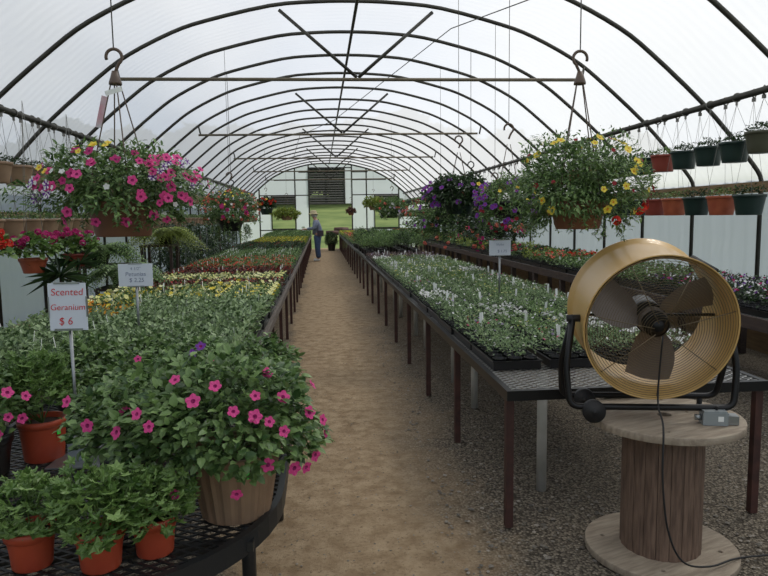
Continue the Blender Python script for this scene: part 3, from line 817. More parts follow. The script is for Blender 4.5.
# ------------------------------------------------------------------ large hanging baskets
flower_cache = {}
def flower_mesh(kind, rad, seed):
    key = (kind, rad, seed)
    if key in flower_cache: return flower_cache[key]
    mb = MB(); rr = random.Random(seed)
    if kind == 'striped': bloom(mb, V((0,0,0)), V((0,0,1)), rad, 0, 1, 5, .4, 1, rr); me = mb.mesh('flower', [M['white'], M['purple']])
    elif kind in ('pink','magenta','purple'): bloom(mb, V((0,0,0)), V((0,0,1)), rad, 0, 1, 5, .4, r=rr); me = mb.mesh('flower', [M[kind], M['throat']])
    elif kind == 'yellow': bloom(mb, V((0,0,0)), V((0,0,1)), rad, 0, 1, 5, .3, r=rr); me = mb.mesh('flower', [M['yellow'], M['orange']])
    elif kind == 'geranium':
        for i in range(22): d = rdir(rr, -.5, 1); sbloom(mb, d*rad*.8, d, rad*.4, 0, rr)
        me = mb.mesh('flower', [M['magenta']])
    elif kind in ('red','salmon'):   # rounded cluster
        for i in range(16): d = rdir(rr, -.5, 1); sbloom(mb, d*rad*.8, d, rad*.42, 0, rr)
        me = mb.mesh('flower', [M[kind]])
    else: bloom(mb, V((0,0,0)), V((0,0,1)), rad, 0, 0, 5, .3, r=rr); me = mb.mesh('flower', [M[kind]])
    flower_cache[key] = me; return me
def add_flower(parent, kind, rad, p, nrm, r):
    o = link('flower', flower_mesh(kind, round(rad, 3), r.randint(0, 2)), parent, p)
    o.rotation_mode = 'QUATERNION'; o.rotation_quaternion = V(nrm).normalized().to_track_quat('Z', 'Y')
    s = r.uniform(.82, 1.15); o.scale = (s, s, s); return o
def hook_parts(parent, zc, rt, top, rim, m='hanger', nw=4, hs=1., mir=1):
    """S hook plate at zc above the pot rim, strands to the rim, wire up to the roof"""
    h = MB(); pts = []
    for i in range(17):
        a = math.radians(200-255*i/16); pts.append((mir*.040*hs*math.cos(a), 0, zc+.115*hs+.040*hs*math.sin(a)))
    pts += [(mir*.008*hs,0,zc+.052*hs), (0,0,zc+.03*hs)]
    h.tube(pts, [.0085*hs]*len(pts), 8)
    h.lathe([(.001,.035),(.012,.035),(.02,.008),(.027,-.012),(.027,-.02),(.001,-.02)], 10, (0,0,zc)) if hs != 1.001 else None
    obj('hook', h, M[m], parent, smooth=True)
    s = MB()
    for i in range(nw):
        a = .5+2*PI*i/nw; s.tube([(.018*math.cos(a), .018*math.sin(a), zc-.015), (rt*math.cos(a), rt*math.sin(a), rim)], .0028, 5, caps=False)
    obj('hanger_strands', s, M['hanger'], parent)
    s = MB().tube([(0, 0, top), (0, 0, zc+.155*hs)], .0028, 5); obj('hanging_wire', s, M['pipe'], parent)
def basket(name, label, loc, ztop, potm, rt, rb, h, rim, rad, cz, n, L_, W_, leafm, flowers, seed, zc=None, trail=None, hi=True, card=False, zmin=-.55, hs=1., inner=.3, mir=1):
    """origin at roof height 0: all z values absolute"""
    r = random.Random(seed); t = thing(name, label, 'hanging basket', (loc[0], loc[1], 0))
    pm = pot_mesh(rt, rb, h, .015, 0); pm.v = [(a, b, c+rim-h) for a, b, c in pm.v]
    obj('pot', pm, M[potm], t, smooth=True)
    mb = bush(r, (0,0,cz), rad, n, L_, W_, zmin, hi, droop=.35, lump=.22, inner=inner)
    if trail:
        for i in range(trail[0]):
            a = r.uniform(0, 6.28); q = rt*.9+r.uniform(0, .05); z = rim; x, y = q*math.cos(a), q*math.sin(a); ln = trail[1]*r.uniform(.5, 1); k = 12; pr_ = V((x,y,z))
            for j in range(k):
                z = rim-.02-ln*(j+1)/k+ (.05 if j < 3 else 0); q += .012*(k-j)/k; p = V((q*math.cos(a)+r.uniform(-.01,.01), q*math.sin(a)+r.uniform(-.01,.01), z))
                mb.tube([pr_, p], .0015, 3, caps=False); pr_ = p
                for _ in range(3): leaf(mb, p, rdir(r, -.6, .5), V((0,0,1)), L_*.9, W_*.9, 0, hi)
    stems(mb, r, (0,0,rim), (0,0,cz), rad, 14, .002)
    obj('foliage', mb, M[leafm], t)
    hook_parts(t, zc or rim+.5, rt, ztop, rim, hs=hs, mir=mir)
    if card:
        obj('plant_card', MB().box((-.045, -.06, (zc or rim+.5)-.14), (.022, .002, .13), Matrix.Rotation(.25, 3, 'Y')), M['paper'], t)
        obj('plant_label', MB().box((.005, -.05, (zc or rim+.5)-.055), (.07, .001, .02), Matrix.Rotation(-.3, 3, 'Y')), M['tag'], t)
    for kind, cnt_, fr_, (zlo, zhi), (alo, ahi), off in flowers:
        for i in range(cnt_):
            a = math.radians(r.uniform(alo, ahi)); z = r.uniform(zlo, zhi); q = math.sqrt(max(0, 1-z*z)); d = V((q*math.cos(a), q*math.sin(a), z))
            p = V((d.x*rad[0], d.y*rad[1], cz+d.z*rad[2])) if False else V((d.x*rad[0]*off, d.y*rad[1]*off, cz+d.z*rad[2]*off))
            add_flower(t, kind, fr_, p, d+V((0,-.35,.25))+rdir(r)*.35, r)
    return t
YB = 2.92
r = random.Random(77)
az = arch_z(-.86-XC)-.02
basket('flower_basket', 'hanging basket of hot pink petunias left of the path, brown pot, plant card on hanger', (-.835, YB), az, 'brownpot', .14, .11, .145, 1.625,
       (.335, .31, .185), 1.68, 6000, .027, .012, 'leaf', [('pink', 30, .0215, (-.75,.75), (190,350), 1.02), ('magenta', 12, .020, (-.1,.85), (170,300), 1.02), ('striped', 9, .024, (-.7,.2), (185,235), 1.04), ('striped', 9, .018, (-.1,.6), (290,360), 1.04), ('white', 10, .011, (-.7,.5), (190,350), 1.05), ('yellow', 8, .015, (.3,.95), (180,300), 1.06), ('pink', 18, .019, (-.4,.6), (290,375), 1.08)], 501, zc=2.13, trail=(16, .10), card=True, zmin=-.6, inner=.2, hs=.8)
az = arch_z(1.16-XC)-.02
basket('flower_basket', 'hanging basket of yellow flowers above the mesh bench, red blooms at its lower right', (1.165, YB), az, 'brownpot', .13, .095, .125, 1.605,
       (.295, .28, .21), 1.685, 9500, .025, .009, 'leaf', [('yellow', 24, .0175, (-.6,.9), (185,355), 1.04), ('yellow', 8, .015, (.5,.95), (0,180), 1.04), ('darkred', 10, .011, (-.6,.9), (180,360), 1.05), ('red', 4, .022, (-.85,-.45), (290,350), 1.12), ('darkred', 5, .02, (-.6,-.1), (320,360), 1.12)], 502, zc=2.14, trail=(26, .16), card=False, zmin=-.85, inner=.15, hs=.8, mir=-1)
# middle distance baskets (positions measured along the house)
basket('flower_basket', 'dark leafy hanging basket with purple flowers behind the yellow basket', (1.47, 6.95), arch_z(1.12)-.02, 'greenpot', .17, .12, .16, 1.72, (.36,.34,.20), 1.76, 3000, .05, .026, 'leaf_dark', [('purple', 44, .030, (-.5,.7), (150,390), 1.1), ('yellow', 3, .024, (0,.5), (270,340), 1.1)], 503, trail=(30, .42), hi=False, hs=1.001)
basket('flower_basket', 'hanging basket with purple and yellow flowers just left of the yellow basket', (1.62, 5.61), arch_z(1.02)-.02, 'blackpot', .15, .11, .14, 1.66, (.27,.25,.24), 1.64, 2600, .035, .016, 'leaf', [('purple', 44, .025, (-.6,.8), (150,390), 1.1), ('yellow', 5, .02, (-.2,.6), (200,340), 1.1), ('darkred', 10, .018, (-.9,.0), (200,340), 1.12)], 504, trail=(24, .30), hi=False, hs=1.001)
basket('flower_basket', 'low hanging basket of magenta and salmon blooms above the price card on the right', (2.22, 8.30), arch_z(1.7)-.02, 'blackpot', .17, .12, .16, 1.42, (.46,.40,.34), 1.42, 3400, .045, .02, 'leaf_dark', [('magenta', 26, .026, (-.9,.6), (150,390), 1.08), ('salmon', 12, .03, (-.9,.2), (200,340), 1.08)], 505, trail=(24, .3), hi=False, hs=1.001)
basket('flower_basket', 'trailing red and purple hanging basket left of the low magenta basket', (2.02, 10.99), arch_z(1.5)-.02, 'blackpot', .18, .13, .16, 1.55, (.55,.45,.42), 1.42, 3400, .06, .026, 'leaf', [('purple', 12, .03, (-.2,.8), (150,390), 1.1), ('salmon', 8, .035, (-.9,.2), (200,340), 1.1)], 506, trail=(24, .45), hi=False, hs=1.001)
basket('flower_basket', 'round hanging basket of mixed pink and yellow foliage left of the path', (-1.27, 9.645), arch_z(1.77)-.02, 'blackpot', .19, .13, .17, 1.54, (.39,.36,.31), 1.66, 4200, .042, .018, 'leaf', [('yellow', 16, .016, (.2,.95), (160,380), 1.04), ('salmon', 60, .019, (-.5,.9), (160,380), 1.05), ('white', 14, .016, (-.5,.5), (180,360), 1.05), ('darkred', 26, .018, (-.5,.9), (160,380), 1.05), ('magenta', 6, .035, (-.3,.2), (230,310), 1.03)], 507, trail=(34, .34), hi=False, hs=1.001)
basket('flower_basket', 'dark green hanging basket with red flowers near the far left window', (-1.72, 21.75), arch_z(2.2)-.02, 'greenpot', .22, .15, .2, 1.85, (.28,.26,.22), 1.98, 1100, .08, .04, 'leaf_dark', [('red', 12, .05, (-.1,.8), (180,360), 1.1), ('yellow', 3, .05, (-.1,.8), (180,360), 1.1)], 508, hi=False, hs=1.001)
basket('flower_basket', 'yellow-green hanging basket just left of the gardener', (-1.0, 20.405), arch_z(1.5)-.02, 'tanpot', .2, .14, .15, 1.62, (.38,.3,.15), 1.66, 1000, .08, .04, 'leaf_yellow', [], 509, hi=False, hs=1.001, trail=(10, .1))
basket('flower_basket', 'small dark hanging pot against the far opening right of the gardener', (1.4, 30.0), arch_z(.9)-.02, 'brownpot', .14, .1, .14, 1.75, (.2,.19,.16), 1.8, 500, .07, .04, 'leaf_bronze', [], 510, hi=False, hs=1.001)
basket('flower_basket', 'full pink and white hanging basket before the right far window', (1.93, 17.715), arch_z(1.43)-.02, 'blackpot', .2, .14, .18, 1.68, (.40,.36,.27), 1.75, 2000, .07, .035, 'leaf', [('salmon', 14, .04, (-.5,.8), (160,380), 1.05), ('white', 10, .035, (-.6,.5), (180,360), 1.05), ('lilac', 8, .035, (-.8,.3), (180,360), 1.05)], 511, hi=False, hs=1.001, trail=(14, .2))
basket('flower_basket', 'bright lime green hanging basket left of the full pink and white one', (2.1, 26.0), arch_z(1.6)-.02, 'tanpot', .2, .14, .16, 1.95, (.4,.3,.24), 2.05, 800, .1, .06, 'leaf_yellow', [], 512, hi=False, hs=1.001)
# free hooks on wires in the middle of the house
for x, y, z, lab in ((-1.42, 8.3+SP*2, 2.12, 'empty dark hook on a wire left of the path above the mixed basket'), (2.22, 9.645, 2.28, 'empty dark hook hanging right of the path above the purple basket'), (2.6, 8.3+SP*11, 2.95, 'small empty hook hanging before the far right wall panels')):
    t = thing('wire_hook', lab, 'hook', (x, y, 0)); h = MB(); pts = [(.045*math.cos(a), 0, z+.045*math.sin(a)) for a in [math.radians(200-270*i/16) for i in range(17)]]+[(0,0,z-.09),(0,0,z-.14)]
    h.tube(pts, .009, 6); h.box((0,0,z-.16), (.05,.02,.06)); obj('hook', h, M['blackmetal'], t, smooth=False)
    obj('hanging_wire', MB().tube([(0,0,z+.045), (0,0,arch_z(x-XC)-.02)], .004, 4), M['pipe'], t)

# geranium pots hanging low by the left wall
def geranium_hang(x, y, rim, fl, lab, seed, pot='terracotta'):
    r = random.Random(seed); t = thing('hanging_geranium', lab, 'hanging pot', (x, y, 0), 0, 'geraniums hanging low by the left wall')
    pm = pot_mesh(.125, .09, .14, .014); pm.v = [(a,b,c+rim-.14) for a,b,c in pm.v]; obj('pot', pm, M[pot], t, smooth=True)
    mb = bush(r, (0,0,rim+.06), (.22,.2,.15), 330, .06, .055, -.2, True, droop=.2); obj('foliage', mb, M['leaf_geranium'], t)
    s = MB()
    for a in (.5, 2.6, 4.7): s.tube([(0,0,2.66), (.12*math.cos(a), .12*math.sin(a), rim)], .0022, 4, caps=False)
    obj('hanger', s, M['wiregrey'], t)
    for i in range(18):
        a = r.uniform(0, 6.28); q = r.uniform(.05, .24); add_flower(t, fl, .045 if fl == 'red' else .04, (q*math.cos(a), q*math.sin(a), rim+.2+r.uniform(-.04,.07)-q*.25), (math.cos(a)*.3, -.5, 1), r)
geranium_hang(-2.72, 6.55, 1.20, 'geranium', 'terracotta pot of magenta geraniums hanging low by the left wall', 601)
geranium_hang(-2.62, 7.35, 1.20, 'geranium', 'red-potted geranium hanging just right of the magenta one, left wall', 602, 'redpot')
geranium_hang(-2.72, 5.55, 1.25, 'red', 'red geranium hanging low by the left wall, nearest the camera', 603)

# ------------------------------------------------------------------ ferns, spiky plants, dark stock on the left
def fern(x, y, z, rad, lab, seed, m='leaf_yellow', nfr=60, hang=True, pz=.14):
    r = random.Random(seed); t = thing('potted_fern', lab, 'fern', (x, y, z)); obj('pot', pot_mesh(.14, .1, pz), M['blackpot'], t, smooth=True)
    mb = MB()
    for i in range(nfr):
        a = r.uniform(0, 6.28); L_ = rad*r.uniform(.7, 1.15); up_ = r.uniform(.3, 1.1); prev = V((0,0,pz)); k = 9
        for j in range(1, k+1):
            tt = j/k; p = V((math.cos(a)*L_*tt, math.sin(a)*L_*tt, pz+L_*(up_*tt-1.35*tt*tt*up_*.8-.3*tt*tt)))
            d = (p-prev).normalized(); s = d.cross(V((0,0,1))).normalized(); w = rad*.2*(1-tt*.75)
            for sg in (-1, 1):
                leaf(mb, p, s*sg+d*.5, V((0,0,1)), w, w*.32, 0, False, .3); leaf(mb, (p+prev)/2, s*sg+d*.5, V((0,0,1)), w, w*.32, 0, False, .3)
            prev = p
    obj('fronds', mb, M[m], t); return t
def stand(x, y, h, w, lab):
    t = thing('plant_stand', lab, 'plant stand', (x, y, 0)); obj('shelf', MB().box((0,0,h-.015), (w, w, .03)), M['darkwood'], t)
    for a in (-1, 1):
        for b in (-1, 1): obj('leg', MB().box((a*(w/2-.03), b*(w/2-.03), (h-.03)/2), (.04,.04,h-.03)), M['darkwood'], t)
stand(-2.75, 8.5, 1.0, .6, 'dark wooden stand under the broad fern by the left wall')
fern(-2.75, 8.5, 1.002, .60, 'broad feathery fern beneath the pink hanging basket by the left wall', 701, 'leaf', 90)
stand(-2.55, 10.8, 1.15, .5, 'taller dark wooden stand under the pale fern by the left wall')
fern(-2.45, 10.8, 1.152, .62, 'pale yellow-green fern right of the broad one, left wall', 702, 'leaf_yellow', 110)
stand(-2.3, 7.9, .78, .5, 'low dark wooden stand under the bushy green fern, left wall side')
fern(-2.3, 7.9, .782, .55, 'bushy green fern between the spiky plants and the leafy trays', 704, 'leaf', 120)
fern(-3.1, 7.2, .005, .6, 'dark low fern on the ground between left bench and film wall', 703, 'leaf_dark', pz=.3)
def spiky(x, y, z, h, rad, lab, seed, n=46):
    r = random.Random(seed); t = thing('spike_dracaena', lab, 'spike plant', (x, y, z)); obj('pot', pot_mesh(.12,.09,.2), M['redpot'], t, smooth=True)
    obj('stem', MB().tube([(0,0,.17), (.01,0,h*.6), (0,0,h)], [.022,.018,.014], 8), M['bark'], t, smooth=True); mb = MB()
    for i in range(n):
        d = rdir(r, -.35, 1.); L_ = rad*r.uniform(.75, 1.1); s = d.cross(V((0,0,1.001))).normalized(); p0 = V((0,0,h)); p1 = p0+d*L_*.5; p2 = p0+d*L_-V((0,0,L_*.18)); w = .014
        mb.add([p0-s*w*.6, p0+s*w*.6, p1+s*w, p2, p1-s*w], [(0,1,2,3,4)])
    obj('leaves', mb, M['leaf_dark'], t)
spiky(-2.5, 6.6, 0.0, 1.02, .34, 'spiky dark dracaena behind the red lettered sign', 711)
spiky(-2.55, 7.25, 0.0, 1.10, .30, 'spiky dracaena on a thin stem right of the first, near the left wall', 712)
# dark nursery stock below the mixed basket
r = random.Random(31)
stock = [(-2.5,11.9),(-2.9,12.9),(-2.45,13.8),(-2.85,15.0),(-2.45,16.4),(-2.8,18.0)]
for i, (x, y) in enumerate(stock):
    t = thing('dark_topiary', 'dark leafy plant in a black nursery pot, left wall, %s from the camera' % ORD[i], 'potted tree', (x, y, 0), 0, 'dark plants in black pots by the left wall')
    obj('pot', pot_mesh(.22,.17,.38), M['blackpot'], t, smooth=True); obj('stem', MB().tube([(0,0,.3),(.02,0,.8),(0,.02,1.3)], .02, 6), M['bark'], t, smooth=True)
    rr = random.Random(800+i); obj('foliage', bush(rr, (0,0,1.0), (.36,.36,.48), 900, .08, .035, -.8, False, droop=.6), M['leaf_dark'], t)
    obj('stake', MB().tube([(.12,0,.3),(.14,0,1.45)], .012, 6), M['galv'], t)
# a few dark things on the ground beneath the wall bench and path end
t = thing('potted_grass', 'dark bushy potted plant on the path side of the far right bench end', 'potted shrub', (.50, 30.5, 0)); obj('pot', pot_mesh(.2,.15,.35), M['blackpot'], t, smooth=True)
obj('foliage', bush(random.Random(5), (0,0,.52), (.26,.26,.30), 1100, .09, .04, -.8, False), M['leaf_dark'], t)

# ------------------------------------------------------------------ foreground pots
def potted(name, label, cat, loc, potm, rt, rb, h, c, rad, n, L_, W_, leafm, kind, seed, flowers=(), ribs=0, gtag=None, zmin=-.35, group=None, hi=True, rz=0., lump=.2, inner=.35):
    r = random.Random(seed); t = thing(name, label, cat, loc, rz, group)
    obj('pot', pot_mesh(rt, rb, h, .012 if rt < .1 else .016, ribs), M[potm], t, smooth=not ribs)
    obj('soil', soil_disc(rt, h-.02), M['soil'], t)
    mb = bush(r, c, rad, n, L_, W_, zmin, hi, kind, droop=.3, lump=lump, inner=inner)
    stems(mb, r, (0,0,h-.02), c, rad, 12, .0025)
    obj('foliage', mb, M[leafm], t)
    for (k, fr_, p, nn) in flowers: add_flower(t, k, fr_, p, nn, r)
    if gtag:
        a, zz_ = gtag; rr = rb+(rt-rb)*zz_/h+.003; x, y = rr*math.cos(a), rr*math.sin(a)
        obj('price_sticker', MB().box((x, y, zz_), (.014,.002,.018), Matrix.Rotation(a+PI/2, 3, 'Z')), M['gtag'], t)
    return t
potted('scented_geranium', 'small orange-red pot of scented geranium at the bench rim, leftmost of three', 'potted plant', (-.765,1.71,ZR), 'orangepot', .060,.047,.105, (0,-.01,.155),(.115,.10,.085), 330, .030,.03,'leaf_geranium','lobed',901, zmin=-.75)
potted('scented_geranium', 'small orange-red pot of scented geranium, middle of the three at the rim', 'potted plant', (-.583,1.68,ZR), 'orangepot', .060,.047,.105, (0,-.01,.165),(.125,.105,.10), 360, .034,.03,'leaf_geranium','lobed',902, zmin=-.75)
potted('scented_geranium', 'small orange-red pot of scented geranium, beside the ribbed tan planter', 'potted plant', (-.462,1.74,ZR), 'orangepot', .058,.046,.105, (0,-.01,.155),(.10,.10,.085), 360, .030,.03,'leaf_geranium','lobed',903, zmin=-.75)
potted('scented_geranium', 'larger orange-red pot of scented geranium left of the sign post', 'potted plant', (-1.055,2.52,ZR), 'orangepot', .083,.068,.155, (-.03,0,.26),(.16,.14,.13), 900, .030,.03,'leaf_geranium','lobed',904, gtag=(-.5,.11))
# the large planter
r = random.Random(55); fl_ = []
def pxflow(lst, rad, c, off=1.03, kind='pink', fr=.0195):
    for a, z in lst:
        a = math.radians(a); q = math.sqrt(max(0, 1-z*z)); d = V((q*math.cos(a), q*math.sin(a), z)); fl_.append((kind, fr, V(c)+V((d.x*rad[0], d.y*rad[1], d.z*rad[2]))*off, d+V((0,-.4,.2))))
CC = (-.035, 0, .27); RR = (.30, .28, .215)
pxflow([(262,.62),(285,.5),(300,.62),(318,.55),(332,.3),(345,.12),(352,-.1),(300,-.15),(318,-.32),(332,-.42),(285,-.5),(240,.35),(228,.45),(215,.2),(252,-.45),(338,-.3),(310,.2),(275,.75),(20,.4),(60,.6),(322,.8),(240,.8),(296,.42),(303,.34)], RR, CC, 1.06)
potted('petunia_planter', 'large ribbed tan pot overflowing with pink petunias on the rounded bench', 'planter', (-.275,1.965,ZR), 'tanpot', .137,.10,.205, CC, RR, 4200, .030,.020,'leaf','ovate',905, fl_, 18, (-1.15,.155), -.42, lump=.14)
fl_ = []; pxflow([(250,.1),(280,.3),(220,.4),(300,-.3)], (.2,.18,.17), (0,0,.27), 1.1)
potted('petunia_pot', 'leafy petunia in a black pot behind the small geranium pots', 'planter', (-.62,2.14,ZR), 'blackpot', .1,.08,.15, (0,0,.23),(.20,.19,.16), 1700, .029,.020,'leaf','ovate',906, fl_)
fl_ = []; pxflow([(250,.1),(280,.3),(300,.5),(320,.0),(310,-.3),(335,-.1),(345,.3),(295,-.1),(325,.45)], (.18,.16,.16), (0,0,.24), 1.1)
potted('petunia_pot', 'pink petunia in a black pot at the left edge of the picture', 'planter', (-1.20,2.36,ZR), 'blackpot', .1,.08,.15, (0,0,.22),(.16,.16,.15), 700, .034,.023,'leaf','ovate',907, fl_)
# black nursery pots with leafy plants behind
bp = [(-1.05,2.9,'first'),(-.78,2.82,'second'),(-.50,2.78,'third'),(-.27,2.66,'fourth'),(-1.12,3.22,'fifth'),(-.84,3.2,'sixth'),(-.56,3.15,'seventh'),(-.29,3.1,'eighth')]
for i, (x, y, o) in enumerate(bp):
    fl_ = []
    if i == 1: pxflow([(285,.5)], (.16,.15,.15), (0,0,.25), 1.1)
    if i == 2: pxflow([(275,.75),(262,.6)], (.16,.15,.15), (0,0,.25), 1.15, 'purple', .02); pxflow([(290,.5)], (.16,.15,.15), (0,0,.25), 1.1)
    dark = i in (0,)
    potted('leafy_plant', 'leafy plant in black pot, rounded bench, %s' % ['beside the sign post, low drooping foliage','behind the sign post with one pink flower','with a dark purple flower','behind the big petunia planter','in the last row at the far left corner','in the last row, second from the left corner','in the last row, third from the left corner','in the last row at the path corner'][i], 'potted plant', (x, y, ZR), 'blackpot', .095,.075,.13, (0,0,.17 if dark else .205), (.13,.12,.08) if dark else (.165,.15,.12), 500 if dark else 900, .032,.023,'leaf','ovate',920+i, fl_, group='black potted plants on the rounded bench')

# signs on posts
def text(parent, s, size, x, z, y, m, name='lettering', sx=1.):
    cu = bpy.data.curves.new(name, 'FONT'); cu.body = s; cu.size = size; cu.extrude = .0004; cu.align_x = 'CENTER'; cu.align_y = 'CENTER'; cu.shear = .1; cu.offset = -.0002
    cu.materials.append(m); o0 = bpy.data.objects.new('tmp', cu); me = bpy.data.meshes.new_from_object(o0); bpy.data.objects.remove(o0); me.name = name; o = bpy.data.objects.new(name, me); C.objects.link(o); o.parent = parent; o.location = (x, y, z); o.rotation_euler = (PI/2, 0, 0); o.scale = (sx, 1, 1); return o
t = thing('price_sign', 'white card on a metal post lettered Scented Geranium in red', 'sign', (-.915, 2.47, ZR), math.radians(-3))
zb = 1.155-ZR
obj('post', MB().tube([(0,.004,.0), (0,.004,zb+.01)], .0065, 8), M['galv'], t, smooth=True)
obj('base_plate', MB().box((.015,-.01,.003), (.20,.15,.005)).box((.09,.02,.03), (.006,.1,.055)), M['galv'], t)
obj('base_block', MB().box((0,-.005,.05), (.062,.022,.09)).box((0,-.018,.07), (.035,.006,.03)), M['boxgrey'], t)
b = obj('card', MB().box((0,-.005,zb+.085), (.134,.003,.172)), M['signwhite'], t)
obj('card_holder', MB().box((0,-.004,zb+.002), (.10,.012,.008)).box((0,-.004,zb+.171), (.09,.010,.006)).box((.067,-.004,zb+.085), (.004,.010,.075)).box((-.067,-.004,zb+.085), (.004,.010,.075)), M['galv'], t)
text(t, 'Scented', .036, 0, zb+.138, -.0075, M['redink']); text(t, 'Geranium', .031, 0, zb+.083, -.0075, M['redink']); text(t, '$ 6', .038, -.01, zb+.032, -.0075, M['redink'])
def card_sign(loc, w, h, zc, label, lines, m, rz=0.):
    t = thing('price_sign', label, 'sign', loc, rz); zc -= loc[2]
    obj('post', MB().tube([(0,.005,0), (0,.005,zc)], .009, 8), M['galv'], t, smooth=True)
    obj('card', MB().box((0,-.006,zc), (w,.003,h)), M['signwhite'], t)
    obj('card_holder', MB().box((0,-.005,zc-h/2), (w*.5,.012,.008)).box((0,-.005,zc+h/2), (w*.4,.010,.008)), M['galv'], t)
    for s, sz, dx, dz in lines: text(t, s, sz, dx, zc+dz, -.0085, m)
card_sign((-1.225, 4.5, ZL+.0), .22, .15, 1.185, 'white price card on a post among the leafy trays, reading 2.25', [('4 1/2"', .028, 0, .042), ('Petunias', .040, 0, .006), ('$ 2.25', .038, .005, -.034)], M['blueink'])
card_sign((1.585, 5.75, ZB+.0), .195, .135, 1.255, 'white price card on a post among the white violas on the right', [('Violas', .03, 0, .03), ('$ 1.75', .034, .02, -.03)], M['blueink'])

# ------------------------------------------------------------------ wooden cable spool
def disc_with_holes(R0, holes, z0, z1, name):
    cu = bpy.data.curves.new(name, 'CURVE'); cu.dimensions = '2D'; cu.fill_mode = 'BOTH'; cu.extrude = (z1-z0)/2-.003; cu.bevel_depth = .003; cu.bevel_resolution = 1; cu.resolution_u = 1
    for (x, y, rr, n) in [(0,0,R0,72)]+[(x,y,rr,16) for x,y,rr in holes]:
        sp_ = cu.splines.new('POLY'); sp_.points.add(n-1); sp_.use_cyclic_u = True
        for i in range(n): a = 2*PI*i/n; sp_.points[i].co = (x+rr*math.cos(a), y+rr*math.sin(a), 0, 1)
    o = bpy.data.objects.new('tmp', cu); me = bpy.data.meshes.new_from_object(o); bpy.data.objects.remove(o)
    me.transform(Matrix.Translation((0,0,(z0+z1)/2))); me.materials.clear(); me.materials.append(M['spooltop']); me.name = name; return me
SPX, SPY, SH = 1.52, 2.76, .645
t = thing('cable_spool', 'weathered wooden cable spool standing under the barrel fan', 'cable spool', (SPX, SPY, 0), .35)
hs_ = [(0,0,.034)]+[(.25*math.cos(a), .25*math.sin(a), .013) for a in [PI/4+PI/2*i for i in range(4)]]+[(.12,-.02,.011)]
link('top_disc', disc_with_holes(.327, hs_, SH-.032, SH, 'top_disc'), t)
link('bottom_disc', disc_with_holes(.327, hs_[:5], .004, .036, 'bottom_disc'), t)
st = MB(); n = 20
for i in range(n):
    a0, a1 = 2*PI*(i+.02)/n, 2*PI*(i+.98)/n; ro, ri = .172, .15
    P_ = [(ro*math.cos(a0), ro*math.sin(a0)), ((ro+.003)*math.cos((a0+a1)/2), (ro+.003)*math.sin((a0+a1)/2)), (ro*math.cos(a1), ro*math.sin(a1)), (ri*math.cos(a1), ri*math.sin(a1)), (ri*math.cos(a0), ri*math.sin(a0))]
    st.prism(P_, .036, SH-.032)
obj('barrel', st, M['stave'], t)
obj('core', MB().lathe([(.148,.036),(.148,SH-.032)], 24), M['blackpot'], t)

# ------------------------------------------------------------------ barrel fan
FC = V((1.391, 2.572, 1.07)); PSI, TH, FD, FR = .18, -.15, .355, .31
ax = V((-math.sin(PSI)*math.cos(TH), -math.cos(PSI)*math.cos(TH), math.sin(TH)))      # towards the front
uu = ax.cross(V((0,0,1))).normalized(); vv = uu.cross(ax)
def FP(u, v, w): return FC+uu*u+vv*v+ax*w      # fan coordinates, w=0 the front ring
t = thing('barrel_fan', 'large round yellow-tan barrel fan with wire grille standing on the cable spool', 'fan', (0,0,0))
BASE = V((SPX, SPY, SH)); t.location = BASE
def fobj(name, mb, m, parent=t, smooth=True):
    mb.v = [tuple(V(p)-BASE) for p in mb.v]; return obj(name, mb, m, parent, smooth=smooth)
dr = MB(); N_ = 96; pr_ = [(FR-.002,0),(FR+.004,.004),(FR+.004,-.006),(FR-.010,-.02),(FR-.012,-.06),(FR-.012,-FD+.05),(FR-.010,-FD+.02),(FR+.004,-FD+.006),(FR+.004,-FD-.004),(FR-.004,-FD-.004),(FR-.018,-FD+.02),(FR-.018,-.02),(FR-.006,.0)]
vs = []
for q, w in pr_:
    for j in range(N_): a = 2*PI*j/N_; vs.append(FP(q*math.cos(a), q*math.sin(a), w))
fs = []
for i in range(len(pr_)-1):
    for j in range(N_): fs.append((i*N_+j, i*N_+(j+1)%N_, (i+1)*N_+(j+1)%N_, (i+1)*N_+j))
dr.add(vs, fs); drum = fobj('drum', dr, M['fanyellow'])
def grille(w, rings, spokes, rw):
    g = MB()
    for i in range(rings):
        q = .045+(FR-.012-.045)*i/(rings-1); nn = 64; bulge = .018*math.cos(q/FR*PI/2)
        g.tube([FP(q*math.cos(2*PI*j/nn), q*math.sin(2*PI*j/nn), w+bulge) for j in range(nn)], rw, 4, closed=True)
    for i in range(spokes):
        a = 2*PI*i/spokes+.2; g.tube([FP(.03*math.cos(a), .03*math.sin(a), w+.018), FP(.16*math.cos(a), .16*math.sin(a), w+.015), FP((FR-.008)*math.cos(a), (FR-.008)*math.sin(a), w)], rw*1.7, 5)
    return g
fobj('front_grille', grille(-.004, 25, 7, .0011), M['wire']); fobj('back_grille', grille(-FD+.006, 16, 6, .0009), M['wire'])
mt = MB(); 
def cyl(mb, p0, p1, r0, r1, n=24): mb.tube([p0, p1], [r0, r1], n)
cyl(mt, FP(0,0,-.05), FP(0,0,-.13), .052, .058); cyl(mt, FP(0,0,-.13), FP(0,0,-FD+.06), .066, .066); cyl(mt, FP(0,0,-.02), FP(0,0,-.05), .02, .045)
mt.tube([FP(-FR+.015,0,-.2), FP(FR-.015,0,-.2)], .007, 8)
fobj('motor', mt, M['blackmetal'])
